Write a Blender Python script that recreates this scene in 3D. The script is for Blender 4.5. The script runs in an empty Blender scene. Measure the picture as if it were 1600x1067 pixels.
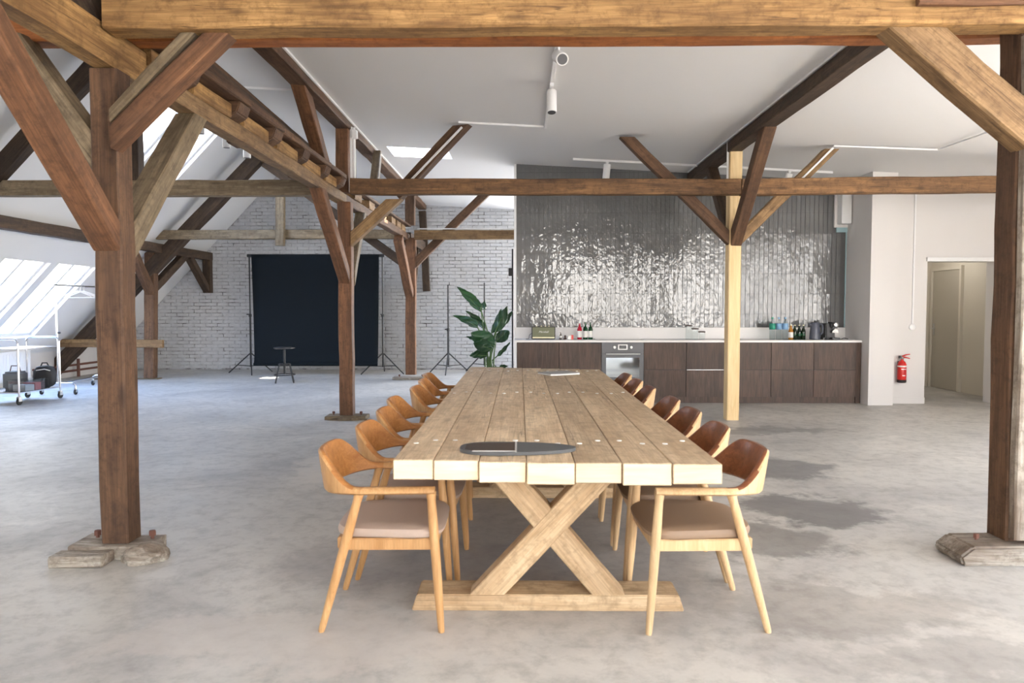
import bpy, bmesh, math, random
from mathutils import Vector, Matrix, noise

random.seed(7)
SC = bpy.context.scene
COL = SC.collection
PI = math.pi

# ------------------------------------------------------------------ camera
F = 1150.0
CAMZ = 1.37
PITCH = math.atan((533.5 - 481.0) / F)
YAW = math.atan(12.0 / F)
cam_d = bpy.data.cameras.new('camera')
cam = bpy.data.objects.new('camera', cam_d)
COL.objects.link(cam)
cam.location = (0, 0, CAMZ)
cam.rotation_euler = (PI / 2 - PITCH, 0, YAW)
cam_d.sensor_width = 36.0
cam_d.lens = F / 1600.0 * 36.0
cam_d.clip_end = 200
cam_d.dof.use_dof = True
cam_d.dof.focus_distance = 8.5
cam_d.dof.aperture_fstop = 4.0
SC.camera = cam

# ------------------------------------------------------------------ world / exposure
SC.view_settings.view_transform = 'Standard'
SC.view_settings.look = 'None'
SC.view_settings.gamma = 1.0
SC.view_settings.use_curve_mapping = False
SC.view_settings.exposure = 1.74
SC.cycles.use_denoising = True
SC.cycles.diffuse_bounces = 6
SC.cycles.max_bounces = 14
SC.cycles.transparent_max_bounces = 16
SC.cycles.caustics_reflective = False
SC.cycles.sample_clamp_indirect = 6.0

world = bpy.data.worlds.new('sky')
SC.world = world
world.use_nodes = True
wn = world.node_tree.nodes
wl = world.node_tree.links
wn.clear()
w_out = wn.new('ShaderNodeOutputWorld')
w_bg = wn.new('ShaderNodeBackground')
w_tc = wn.new('ShaderNodeTexCoord')
w_sep = wn.new('ShaderNodeSeparateXYZ')
w_ramp = wn.new('ShaderNodeValToRGB')
w_map = wn.new('ShaderNodeMapRange')
w_map.inputs['From Min'].default_value = -0.25
w_map.inputs['From Max'].default_value = 1.0
wl.new(w_tc.outputs['Generated'], w_sep.inputs[0])
wl.new(w_sep.outputs['Z'], w_map.inputs['Value'])
wl.new(w_map.outputs[0], w_ramp.inputs[0])
e = w_ramp.color_ramp.elements
e[0].position = 0.0; e[0].color = (0.62, 0.60, 0.57, 1)
e[1].position = 1.0; e[1].color = (0.24, 0.46, 1.0, 1)
m = e.new(0.2); m.color = (1.0, 0.945, 0.875, 1)
m = e.new(0.40); m.color = (0.88, 0.93, 1.0, 1)
m = e.new(0.66); m.color = (0.42, 0.63, 1.0, 1)
wl.new(w_ramp.outputs[0], w_bg.inputs['Color'])
w_bg.inputs['Strength'].default_value = 5.0
wl.new(w_bg.outputs[0], w_out.inputs[0])


sun_d = bpy.data.lights.new('sun', 'SUN')
sun_d.energy = 25.0
sun_d.color = (1.0, 0.90, 0.79)
sun_d.angle = math.radians(0.53)
sun = bpy.data.objects.new('sun', sun_d)
COL.objects.link(sun)
sun.rotation_euler = Vector((-3.28, 3.56, -3.72)).to_track_quat('-Z', 'Y').to_euler()


def portal(loc, direction, sx, sy, upv):
    """sampling portal for the sky in a window opening"""
    d = bpy.data.lights.new('window_daylight', 'AREA')
    d.shape = 'RECTANGLE'
    d.size = sx
    d.size_y = sy
    d.cycles.is_portal = True
    o = bpy.data.objects.new('window_daylight', d)
    COL.objects.link(o)
    z = -Vector(direction).normalized()
    y = Vector(upv).normalized()
    x = y.cross(z).normalized()
    y = z.cross(x)
    o.matrix_world = Matrix.Translation(loc) @ Matrix((x, y, z)).transposed().to_4x4()
    return o


# ------------------------------------------------------------------ helpers
cam_rot = cam.rotation_euler.to_matrix()
ORG = Vector((0, 0, CAMZ))


def ray(px, py):
    return cam_rot @ Vector(((px - 800.0) / F, -(py - 533.5) / F, -1.0))


def P(px, py, Y):
    d = ray(px, py)
    return ORG + d * (Y / d.y)


def PX(px, py, X):
    d = ray(px, py)
    return ORG + d * (X / d.x)


def PZ(px, py, Z):
    d = ray(px, py)
    return ORG + d * ((Z - CAMZ) / d.z)


def lin(r, g, b):
    def c(v):
        v /= 255.0
        return v / 12.92 if v <= 0.04045 else ((v + 0.055) / 1.055) ** 2.4
    return (c(r), c(g), c(b), 1.0)


def tag(o, label=None, cat=None, group=None, kind=None):
    if label: o['label'] = label
    if cat: o['category'] = cat
    if group: o['group'] = group
    if kind: o['kind'] = kind
    return o


def empty(name, loc=(0, 0, 0), rz=0.0):
    o = bpy.data.objects.new(name, None)
    COL.objects.link(o)
    o.location = loc
    o.rotation_euler = (0, 0, rz)
    o.empty_display_size = 0.1
    return o


def copy_tree(o, parent=None):
    c = o.copy()
    COL.objects.link(c)
    if parent is not None:
        c.parent = parent
    for ch in list(o.children):
        copy_tree(ch, c)
    return c


class MB:
    def __init__(self):
        self.v = []
        self.f = []

    def add(self, vs, fs):
        n = len(self.v)
        self.v.extend([tuple(p) for p in vs])
        self.f.extend([tuple(i + n for i in q) for q in fs])
        return self

    def box(self, x0, x1, y0, y1, z0, z1):
        vs = [(x0, y0, z0), (x1, y0, z0), (x1, y1, z0), (x0, y1, z0),
              (x0, y0, z1), (x1, y0, z1), (x1, y1, z1), (x0, y1, z1)]
        fs = [(0, 3, 2, 1), (4, 5, 6, 7), (0, 1, 5, 4), (1, 2, 6, 5), (2, 3, 7, 6), (3, 0, 4, 7)]
        return self.add(vs, fs)

    def tube(self, pts, r, seg=10, cap=True):
        pts = [Vector(p) for p in pts]
        rs = r if isinstance(r, (list, tuple)) else [r] * len(pts)
        n = len(pts)
        rings = []
        ref = None
        for i, p in enumerate(pts):
            if i == 0: t = pts[1] - p
            elif i == n - 1: t = p - pts[i - 1]
            else: t = (pts[i + 1] - p).normalized() + (p - pts[i - 1]).normalized()
            t.normalize()
            if ref is None:
                ref = Vector((0, 0, 1)) if abs(t.z) < 0.9 else Vector((1, 0, 0))
            a = (ref - t * ref.dot(t)).normalized()
            b = t.cross(a)
            ref = a
            rings.append([p + (a * math.cos(2 * PI * k / seg) + b * math.sin(2 * PI * k / seg)) * rs[i] for k in range(seg)])
        vs = [q for rr in rings for q in rr]
        fs = []
        for i in range(n - 1):
            for k in range(seg):
                k2 = (k + 1) % seg
                fs.append((i * seg + k, i * seg + k2, (i + 1) * seg + k2, (i + 1) * seg + k))
        if cap:
            fs.append(tuple(reversed(range(seg))))
            fs.append(tuple((n - 1) * seg + k for k in range(seg)))
        return self.add(vs, fs)

    def lathe(self, prof, c=(0, 0, 0), seg=20):
        vs, fs = [], []
        for r, z in prof:
            for k in range(seg):
                a = 2 * PI * k / seg
                vs.append((c[0] + r * math.cos(a), c[1] + r * math.sin(a), c[2] + z))
        for i in range(len(prof) - 1):
            for k in range(seg):
                k2 = (k + 1) % seg
                fs.append((i * seg + k, i * seg + k2, (i + 1) * seg + k2, (i + 1) * seg + k))
        fs.append(tuple(reversed(range(seg))))
        fs.append(tuple((len(prof) - 1) * seg + k for k in range(seg)))
        return self.add(vs, fs)

    def prism(self, poly, z0, z1):
        n = len(poly)
        vs = [(x, y, z0) for x, y in poly] + [(x, y, z1) for x, y in poly]
        fs = [tuple(reversed(range(n))), tuple(range(n, 2 * n))]
        for k in range(n):
            k2 = (k + 1) % n
            fs.append((k, k2, n + k2, n + k))
        return self.add(vs, fs)

    def mesh(self, name, mat, smooth=False, bevel=0.0, seg=2):
        me = bpy.data.meshes.new(name)
        me.from_pydata(self.v, [], self.f)
        bm = bmesh.new()
        bm.from_mesh(me)
        bmesh.ops.recalc_face_normals(bm, faces=bm.faces)
        if bevel > 0:
            bmesh.ops.bevel(bm, geom=list(bm.edges), offset=bevel, segments=seg, affect='EDGES', clamp_overlap=True)
        bm.to_mesh(me)
        bm.free()
        if smooth:
            for p in me.polygons: p.use_smooth = True
            try:
                me.set_sharp_from_angle(angle=math.radians(42))
            except Exception:
                pass
        if mat is not None:
            me.materials.append(mat)
        me.update()
        return me

    def build(self, name, mat, parent=None, smooth=False, bevel=0.0, seg=2, loc=None):
        o = bpy.data.objects.new(name, self.mesh(name, mat, smooth, bevel, seg))
        COL.objects.link(o)
        if parent is not None: o.parent = parent
        if loc is not None: o.location = loc
        return o


# ------------------------------------------------------------------ materials
class NT:
    def __init__(self, name):
        self.m = bpy.data.materials.new(name)
        self.m.use_nodes = True
        self.t = self.m.node_tree
        self.n = self.t.nodes
        self.n.clear()
        self.out = self.n.new('ShaderNodeOutputMaterial')
        self.b = self.n.new('ShaderNodeBsdfPrincipled')
        self.t.links.new(self.b.outputs[0], self.out.inputs[0])

    def l(self, a, b): self.t.links.new(a, b)

    def node(self, typ, **kw):
        nd = self.n.new(typ)
        for k, v in kw.items():
            if k.startswith('_'): setattr(nd, k[1:], v)
            else: nd.inputs[k.replace('__', ' ')].default_value = v
        return nd

    def noise(self, vec, scale, detail=4.0, rough=0.55, dist=0.0):
        nd = self.node('ShaderNodeTexNoise', Scale=scale, Detail=detail, Roughness=rough, Distortion=dist)
        if vec is not None: self.l(vec, nd.inputs['Vector'])
        return nd.outputs['Fac']

    def ramp(self, fac, stops):
        nd = self.n.new('ShaderNodeValToRGB')
        el = nd.color_ramp.elements
        el[0].position, el[0].color = stops[0][0], stops[0][1]
        el[1].position, el[1].color = stops[-1][0], stops[-1][1]
        for p, c in stops[1:-1]:
            k = el.new(p); k.color = c
        self.l(fac, nd.inputs[0])
        return nd.outputs[0]

    def mix(self, fac, a, b, blend='MIX'):
        nd = self.n.new('ShaderNodeMix')
        nd.data_type = 'RGBA'
        nd.blend_type = blend
        if isinstance(fac, float): nd.inputs[0].default_value = fac
        else: self.l(fac, nd.inputs[0])
        for v, i in ((a, 6), (b, 7)):
            if isinstance(v, tuple): nd.inputs[i].default_value = v
            else: self.l(v, nd.inputs[i])
        return nd.outputs[2]

    def math(self, op, a, b=0.0):
        nd = self.n.new('ShaderNodeMath')
        nd.operation = op
        for v, i in ((a, 0), (b, 1)):
            if isinstance(v, (int, float)): nd.inputs[i].default_value = v
            else: self.l(v, nd.inputs[i])
        return nd.outputs[0]

    def mapping(self, vec, scale=(1, 1, 1), loc=(0, 0, 0), rot=(0, 0, 0)):
        nd = self.n.new('ShaderNodeMapping')
        nd.inputs['Scale'].default_value = scale
        nd.inputs['Location'].default_value = loc
        nd.inputs['Rotation'].default_value = rot
        self.l(vec, nd.inputs['Vector'])
        return nd.outputs[0]

    def bump(self, h, strength=0.2, dist=0.01):
        nd = self.node('ShaderNodeBump', Strength=strength, Distance=dist)
        self.l(h, nd.inputs['Height'])
        self.l(nd.outputs[0], self.b.inputs['Normal'])

    def objvec(self):
        """object coordinates shifted by a per-object random amount"""
        tc = self.n.new('ShaderNodeTexCoord')
        oi = self.n.new('ShaderNodeObjectInfo')
        r = self.math('MULTIPLY', oi.outputs['Random'], 53.0)
        v = self.n.new('ShaderNodeVectorMath'); v.operation = 'ADD'
        self.l(tc.outputs['Object'], v.inputs[0])
        self.l(r, v.inputs[1])
        return v.outputs[0], oi.outputs['Random']


def plain(name, col, rough=0.5, metal=0.0, spec=0.5, bump=0.0, bscale=60, coat=0.0):
    N = NT(name)
    N.b.inputs['Base Color'].default_value = col
    N.b.inputs['Roughness'].default_value = rough
    N.b.inputs['Metallic'].default_value = metal
    N.b.inputs['Specular IOR Level'].default_value = spec
    if coat: N.b.inputs['Coat Weight'].default_value = coat
    v, r = N.objvec()
    n = N.noise(v, bscale, 3)
    c = N.mix(N.math('MULTIPLY', n, 0.12), col, tuple(x * 0.6 for x in col[:3]) + (1,))
    N.l(c, N.b.inputs['Base Color'])
    if bump: N.bump(n, bump, 0.004)
    return N.m


def wood(name, dark, light, blotch=None, rough=0.68, bump=0.35, blot=0.5, grain=1.0, knots=0.7, axis='x', fine=0.35, spec=0.35):
    N = NT(name)
    v, rnd = N.objvec()

    def sc(a, b):
        return {'x': (a, b, b), 'y': (b, a, b), 'z': (b, b, a)}[axis]
    v1 = N.mapping(v, sc(0.7 * grain, 7.0 * grain))
    n1 = N.noise(v1, 2.2, 6, 0.62, 0.9)
    c = N.ramp(n1, [(0.28, dark), (0.5, tuple((a + b) / 2 for a, b in zip(dark, light))), (0.72, light)])
    v2 = N.mapping(v, sc(0.9, 2.6))
    n2 = N.noise(v2, 1.4, 4, 0.6, 0.4)
    f2 = N.ramp(n2, [(0.42, (0, 0, 0, 1)), (0.68, (1, 1, 1, 1))])
    if blotch:
        c = N.mix(N.math('MULTIPLY', f2, blot), c, blotch)
    v3 = N.mapping(v, sc(1.6 * grain, 55.0 * grain))
    n3 = N.noise(v3, 2.0, 3, 0.7, 0.2)
    c = N.mix(N.math('MULTIPLY', N.ramp(n3, [(0.4, (1, 1, 1, 1)), (0.58, (0, 0, 0, 1))]), fine), c, tuple(x * 0.45 for x in dark[:3]) + (1,))
    if knots > 0:
        vk = N.mapping(v, sc(1.5, 5.0))
        vo = N.node('ShaderNodeTexVoronoi', Scale=1.35)
        N.l(vk, vo.inputs['Vector'])
        k = N.ramp(vo.outputs['Distance'], [(0.05, (1, 1, 1, 1)), (0.17, (0, 0, 0, 1))])
        c = N.mix(N.math('MULTIPLY', k, knots), c, tuple(x * 0.5 for x in dark[:3]) + (1,))
    if bump > 0.12:
        v5 = N.mapping(v, sc(0.35, 16.0))
        n5 = N.noise(v5, 1.7, 3, 0.5, 0.6)
        cr = N.ramp(n5, [(0.485, (0, 0, 0, 1)), (0.5, (1, 1, 1, 1)), (0.515, (0, 0, 0, 1))])
        v6 = N.mapping(v, sc(0.8, 3.0))
        gate = N.ramp(N.noise(v6, 1.1, 2), [(0.5, (0, 0, 0, 1)), (0.6, (1, 1, 1, 1))])
        c = N.mix(N.math('MULTIPLY', N.math('MULTIPLY', cr, gate), 0.8), c, tuple(x * 0.3 for x in dark[:3]) + (1,))
        v7 = N.mapping(v, sc(5.0, 5.0))
        n7 = N.noise(v7, 3.0, 6, 0.75)
        c = N.mix(N.math('MULTIPLY', N.ramp(n7, [(0.48, (0, 0, 0, 1)), (0.68, (1, 1, 1, 1))]), 0.65), c, tuple(x * 0.55 for x in dark[:3]) + (1,))
    hs = N.node('ShaderNodeHueSaturation')
    N.l(N.math('ADD', 0.86, N.math('MULTIPLY', rnd, 0.28)), hs.inputs['Value'])
    N.l(c, hs.inputs['Color'])
    N.l(hs.outputs[0], N.b.inputs['Base Color'])
    N.b.inputs['Roughness'].default_value = rough
    N.b.inputs['Specular IOR Level'].default_value = spec
    N.bump(N.math('ADD', n1, N.math('MULTIPLY', n3, 0.5)), bump, 0.012)
    return N.m


M = {}
M['gold'] = wood('golden_timber', lin(112, 80, 46), lin(198, 156, 100), lin(92, 64, 38), blot=0.7)
M['brown'] = wood('brown_timber', lin(74, 52, 38), lin(126, 94, 68), lin(70, 52, 42), blot=0.5)
M['red'] = wood('reddish_timber', lin(90, 62, 44), lin(148, 104, 72), lin(72, 54, 42), blot=0.65)
M['umber'] = wood('umber_timber', lin(84, 60, 40), lin(158, 118, 78), lin(72, 52, 38), blot=0.7)
M['orange'] = wood('orange_timber', lin(124, 70, 34), lin(188, 118, 62), lin(92, 56, 32), blot=0.4)
M['dark'] = wood('dark_timber', lin(54, 42, 34), lin(98, 78, 60), lin(46, 38, 32), blot=0.5)
M['grey'] = wood('grey_timber', lin(100, 86, 66), lin(160, 142, 116), lin(84, 68, 48), blot=0.55)
M['tan'] = wood('tan_timber', lin(108, 82, 54), lin(172, 140, 100), lin(96, 72, 50), blot=0.5)
M['weathered'] = wood('whitewashed_timber', lin(112, 96, 80), lin(206, 200, 188), lin(104, 84, 68), blot=0.7, grain=1.2)
M['pale'] = wood('new_pine', lin(206, 176, 128), lin(228, 204, 160), None, blot=0, knots=0.8, fine=0.15, bump=0.1)
M['ttop'] = wood('table_plank_wood', lin(184, 158, 126), lin(228, 206, 174), lin(164, 136, 104), blot=0.6, grain=1.3, rough=0.5, knots=0.6, bump=0.2, axis='y', fine=0.25)
M['tend'] = wood('table_leg_wood', lin(176, 146, 108), lin(220, 194, 158), lin(170, 134, 96), blot=0.5, grain=1.5, knots=0.6, fine=0.3, bump=0.15)
M['endgrain'] = wood('plank_end_grain', lin(220, 190, 152), lin(240, 220, 192), lin(232, 190, 156), blot=0.5, grain=1.0, knots=0.1, fine=0.1, bump=0.08)
M['honey'] = wood('honey_oak', lin(150, 96, 48), lin(192, 136, 80), lin(140, 88, 44), blot=0.4, grain=2.2, knots=0, fine=0.25, rough=0.4, bump=0.05)
M['oakleg'] = wood('oak_leg', lin(172, 126, 78), lin(206, 164, 114), lin(166, 120, 74), blot=0.4, grain=2.2, knots=0, fine=0.25, rough=0.42, bump=0.05, axis='z')
M['paleoak'] = wood('pale_oak', lin(192, 156, 112), lin(222, 192, 150), lin(190, 150, 106), blot=0.4, grain=2.2, knots=0, fine=0.25, rough=0.45, bump=0.05, axis='z')
M['redoak'] = wood('red_brown_oak', lin(104, 62, 40), lin(150, 94, 62), lin(98, 58, 38), blot=0.4, grain=2.2, knots=0, fine=0.25, rough=0.3, bump=0.05)
M['walnut'] = wood('dark_oak_veneer', lin(62, 50, 44), lin(98, 80, 70), lin(112, 86, 70), blot=0.35, grain=1.6, knots=0, fine=0.4, rough=0.5, bump=0.05, axis='z')
M['walnut2'] = M['walnut']


def wall_white(name, col, bump=0.08, rough=0.85):
    N = NT(name)
    tc = N.n.new('ShaderNodeTexCoord')
    n = N.noise(tc.outputs['Object'], 0.8, 5, 0.6)
    n2 = N.noise(tc.outputs['Object'], 25, 4, 0.6)
    c = N.mix(N.math('MULTIPLY', n, 0.25), col, tuple(x * 0.9 for x in col[:3]) + (1,))
    N.l(c, N.b.inputs['Base Color'])
    N.b.inputs['Roughness'].default_value = rough
    N.b.inputs['Specular IOR Level'].default_value = 0.25
    N.bump(N.math('ADD', n, N.math('MULTIPLY', n2, 0.25)), bump, 0.02)
    return N.m


M['white'] = wall_white('white_plaster', (0.69, 0.67, 0.655, 1))
M['ceil'] = wall_white('ceiling_paint', (0.74, 0.735, 0.73, 1), bump=0.15)
M['paint'] = plain('white_painted_metal', (0.82, 0.82, 0.82, 1), 0.4)
M['black'] = plain('black_metal', (0.018, 0.018, 0.02, 1), 0.45)
M['rubber'] = plain('black_rubber', (0.02, 0.02, 0.02, 1), 0.75)
M['cloth_black'] = plain('black_backdrop_paper', (0.008, 0.012, 0.016, 1), 0.85, spec=0.15, bump=0.1, bscale=8)
M['chrome'] = plain('chrome', (0.78, 0.79, 0.82, 1), 0.16, metal=1.0)
M['steel'] = plain('brushed_steel', (0.55, 0.55, 0.55, 1), 0.3, metal=1.0)
M['rust'] = plain('rusty_iron', (0.16, 0.07, 0.05, 1), 0.8, bump=0.4)
M['anthracite'] = plain('anthracite_steel', (0.10, 0.10, 0.105, 1), 0.42, metal=0.3)
M['darkglass'] = plain('dark_glass', (0.03, 0.033, 0.035, 1), 0.04, spec=0.9)
M['ovenglass'] = plain('mirror_oven_glass', (0.42, 0.44, 0.44, 1), 0.05, metal=0.9)
M['worktop'] = plain('white_worktop', (0.78, 0.765, 0.75, 1), 0.35)
M['seatfab'] = plain('taupe_leather', lin(168, 148, 134), 0.6, bump=0.15, bscale=120)
M['seatfab2'] = plain('brown_taupe_leather', lin(138, 114, 92), 0.6, bump=0.15, bscale=120)
M['stone'] = plain('speckled_grey_stone', lin(78, 80, 82), 0.5, bump=0.2, bscale=150)
M['browninlay'] = wood('dark_brown_inlay', lin(50, 36, 28), lin(82, 62, 48), None, blot=0, knots=0, rough=0.5, bump=0.03)
M['grey_plastic'] = plain('grey_plastic', (0.3, 0.3, 0.3, 1), 0.5)
M['kettle'] = plain('slate_blue_enamel', lin(84, 88, 102), 0.35)
M['red'] = M['red']
M['fire_red'] = plain('red_enamel', lin(206, 44, 38), 0.3)
M['label_white'] = plain('white_label_paper', (0.8, 0.79, 0.76, 1), 0.6)
M['label_green'] = plain('green_bottle_sleeve', lin(28, 140, 112), 0.4)
M['label_blue'] = plain('blue_bottle_sleeve', lin(128, 168, 206), 0.4)
M['red_liquid'] = plain('red_bottle_glass', lin(176, 30, 52), 0.12)
M['green_glass'] = plain('green_bottle_glass', lin(14, 62, 34), 0.1)
M['dkgreen'] = plain('dark_green_bottle_glass', lin(14, 34, 16), 0.1)
M['amber'] = plain('amber_bottle_glass', lin(176, 120, 40), 0.12)
M['brownglass'] = plain('brown_bottle_glass', lin(48, 34, 26), 0.12)
M['coral'] = plain('coral_card', lin(226, 96, 92), 0.6)
M['lid'] = plain('dark_wood_lid', lin(70, 50, 42), 0.5)
M['fabric_green'] = plain('olive_speaker_cloth', lin(126, 128, 104), 0.85, bump=0.3, bscale=300)
M['brass'] = plain('pale_brass', lin(214, 204, 168), 0.35, metal=0.4)
M['terracotta'] = plain('grey_planter_clay', lin(120, 116, 110), 0.8, bump=0.2)
M['soil'] = plain('potting_soil', (0.03, 0.022, 0.016, 1), 0.95, bump=0.6)
M['cyan'] = plain('pale_blue_primer', lin(160, 190, 196), 0.8)
M['doorpaint'] = plain('greige_door_paint', lin(172, 166, 154), 0.55)
M['corridor'] = plain('corridor_plaster', lin(206, 200, 188), 0.85)
M['bag_grey'] = plain('grey_fabric_bag', lin(120, 124, 128), 0.85, bump=0.3)
M['laptop'] = plain('pale_silver_aluminium', lin(205, 203, 200), 0.4, metal=0.4)


def glass(name, tint=(1, 1, 1, 1), ior=1.45, extra=0.0):
    N = NT(name)
    N.n.remove(N.b)
    tr = N.node('ShaderNodeBsdfTransparent'); tr.inputs[0].default_value = tint
    gl = N.node('ShaderNodeBsdfGlossy'); gl.inputs['Roughness'].default_value = 0.03
    lw = N.node('ShaderNodeLayerWeight', Blend=0.5)
    f5 = N.math('MULTIPLY', N.math('POWER', lw.outputs['Facing'], 4.0), 0.5)
    mx = N.n.new('ShaderNodeMixShader')
    N.l(N.math('MINIMUM', N.math('ADD', f5, 0.03 + extra), 1.0), mx.inputs[0])
    N.l(tr.outputs[0], mx.inputs[1])
    N.l(gl.outputs[0], mx.inputs[2])
    N.l(mx.outputs[0], N.out.inputs[0])
    return N.m


M['glass'] = glass('window_glass')
M['jarglass'] = glass('jar_glass', (0.9, 0.93, 0.93, 1), 1.45, 0.03)
M['clearpl'] = glass('clear_bottle_plastic', (0.82, 0.87, 0.88, 1), 1.4, 0.06)
M['boxpl'] = glass('clear_plastic_box', (0.78, 0.82, 0.86, 1), 1.4, 0.10)


def concrete_floor():
    N = NT('polished_concrete')
    g = N.n.new('ShaderNodeNewGeometry')
    pos = g.outputs['Position']
    big = N.noise(pos, 0.33, 5, 0.6, 0.6)
    mid = N.noise(N.mapping(pos, (1.0, 1.0, 1)), 1.1, 6, 0.65, 0.8)
    fine = N.noise(pos, 9.0, 6, 0.7, 0.2)
    tiny = N.noise(pos, 55.0, 3, 0.7)
    c = N.ramp(big, [(0.3, lin(166, 164, 162)), (0.5, lin(194, 191, 185)), (0.72, lin(212, 207, 199))])
    c = N.mix(N.ramp(mid, [(0.5, (0, 0, 0, 1)), (0.74, (0.6, 0.6, 0.6, 1))]), c, lin(136, 133, 132))
    c = N.mix(N.ramp(mid, [(0.26, (0.6, 0.6, 0.6, 1)), (0.42, (0, 0, 0, 1))]), c, lin(222, 216, 206))
    c = N.mix(N.math('MULTIPLY', N.ramp(fine, [(0.46, (0, 0, 0, 1)), (0.7, (1, 1, 1, 1))]), 0.45), c, lin(118, 114, 110))
    c = N.mix(N.math('MULTIPLY', tiny, 0.2), c, lin(120, 117, 112))
    # stain marks and paler or darker patches with wobbled outlines
    wob = N.n.new('ShaderNodeTexNoise')
    wob.inputs['Scale'].default_value = 2.4
    wob.inputs['Detail'].default_value = 9
    wob.inputs['Roughness'].default_value = 0.68
    N.l(pos, wob.inputs['Vector'])
    sub = N.n.new('ShaderNodeVectorMath'); sub.operation = 'SUBTRACT'
    N.l(wob.outputs['Color'], sub.inputs[0]); sub.inputs[1].default_value = (0.5, 0.5, 0.5)
    scl = N.n.new('ShaderNodeVectorMath'); scl.operation = 'SCALE'
    N.l(sub.outputs[0], scl.inputs[0]); scl.inputs['Scale'].default_value = 1.1
    add = N.n.new('ShaderNodeVectorMath'); add.operation = 'ADD'
    N.l(pos, add.inputs[0]); N.l(scl.outputs[0], add.inputs[1])
    floor_patches = [((1.96, 5.0), (0.55, 0.42), lin(100, 97, 98), 0.75),
              ((2.2, 6.3), (0.55, 0.5), lin(104, 102, 103), 0.7),
              ((1.45, 4.3), (0.5, 0.35), lin(98, 94, 92), 0.55),
              ((2.6, 8.2), (1.2, 0.25), lin(100, 97, 96), 0.5),
              ((0.35, 4.9), (1.0, 2.2), lin(120, 115, 114), 0.45),  # broad darker oval on the floor below the table
              ((1.5, 3.35), (0.7, 0.35), lin(122, 115, 108), 0.4),
              ((-0.6, 3.9), (0.9, 0.5), lin(132, 127, 126), 0.4),
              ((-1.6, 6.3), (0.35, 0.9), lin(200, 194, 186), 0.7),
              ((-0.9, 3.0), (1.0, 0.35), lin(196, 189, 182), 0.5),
              ((1.9, 2.75), (0.8, 0.22), lin(130, 125, 120), 0.35)]
    for (cx, cy), (rx, ry), colr, amt in floor_patches:
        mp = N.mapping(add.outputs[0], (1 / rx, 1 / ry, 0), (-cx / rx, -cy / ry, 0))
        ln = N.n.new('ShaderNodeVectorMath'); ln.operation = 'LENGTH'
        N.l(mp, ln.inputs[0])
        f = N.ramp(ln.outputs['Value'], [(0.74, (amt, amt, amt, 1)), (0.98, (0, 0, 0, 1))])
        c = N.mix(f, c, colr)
    N.l(c, N.b.inputs['Base Color'])
    r = N.math('ADD', 0.34, N.math('MULTIPLY', mid, 0.3))
    N.l(r, N.b.inputs['Roughness'])
    N.b.inputs['Specular IOR Level'].default_value = 0.45
    N.bump(N.math('ADD', N.math('MULTIPLY', mid, 0.8), N.math('MULTIPLY', fine, 0.3)), 0.12, 0.015)
    return N.m


M['floor'] = concrete_floor()


def mat_brick():
    N = NT('white_painted_brick')
    g = N.n.new('ShaderNodeNewGeometry')
    oi = N.n.new('ShaderNodeObjectInfo')
    n = N.noise(g.outputs['Position'], 9, 6, 0.7)
    n2 = N.noise(g.outputs['Position'], 2.0, 4, 0.6)
    c = N.ramp(n, [(0.24, lin(120, 112, 106)), (0.34, lin(196, 196, 198)), (0.7, lin(216, 217, 219))])
    c = N.mix(N.math('MULTIPLY', n2, 0.3), c, lin(180, 178, 176))
    N.l(c, N.b.inputs['Base Color'])
    N.b.inputs['Roughness'].default_value = 0.7
    N.bump(n, 0.5, 0.012)
    return N.m


def mat_mortar():
    N = NT('painted_mortar')
    g = N.n.new('ShaderNodeNewGeometry')
    n = N.noise(g.outputs['Position'], 3.2, 6, 0.75, 0.5)
    c = N.ramp(n, [(0.45, lin(196, 197, 200)), (0.57, lin(150, 148, 148)), (0.66, lin(60, 54, 50))])
    N.l(c, N.b.inputs['Base Color'])
    N.b.inputs['Roughness'].default_value = 0.9
    return N.m


def mat_tile():
    N = NT('grey_glazed_tile')
    g = N.n.new('ShaderNodeNewGeometry')
    oi = N.n.new('ShaderNodeObjectInfo')
    pos = g.outputs['Position']
    sp_ = N.n.new('ShaderNodeSeparateXYZ'); N.l(pos, sp_.inputs[0])
    ix = N.math('FLOOR', N.math('DIVIDE', N.math('ADD', sp_.outputs[0], 0.047), 0.0675))
    iz = N.math('FLOOR', N.math('DIVIDE', N.math('SUBTRACT', sp_.outputs[2], 0.978), 0.302))
    cb = N.n.new('ShaderNodeCombineXYZ')
    N.l(N.math('MULTIPLY', ix, 7.31), cb.inputs[0]); N.l(N.math('MULTIPLY', iz, 5.17), cb.inputs[1]); N.l(N.math('MULTIPLY', ix, 3.3), cb.inputs[2])
    av = N.n.new('ShaderNodeVectorMath'); av.operation = 'ADD'
    N.l(pos, av.inputs[0]); N.l(cb.outputs[0], av.inputs[1])
    n = N.noise(N.mapping(av.outputs[0], (1.0, 1.0, 0.8)), 13, 2, 0.5, 0.1)
    n2 = N.noise(pos, 3.0, 3)
    c = N.mix(n2, lin(96, 96, 96), lin(118, 119, 119))
    N.l(c, N.b.inputs['Base Color'])
    N.b.inputs['Roughness'].default_value = 0.09
    N.b.inputs['Specular IOR Level'].default_value = 0.75
    N.bump(n, 1.0, 0.0055)
    return N.m


M['brick'] = mat_brick()
M['mortar'] = mat_mortar()
M['tile'] = mat_tile()
M['grout'] = plain('grey_grout', lin(92, 92, 92), 0.85)


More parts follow.
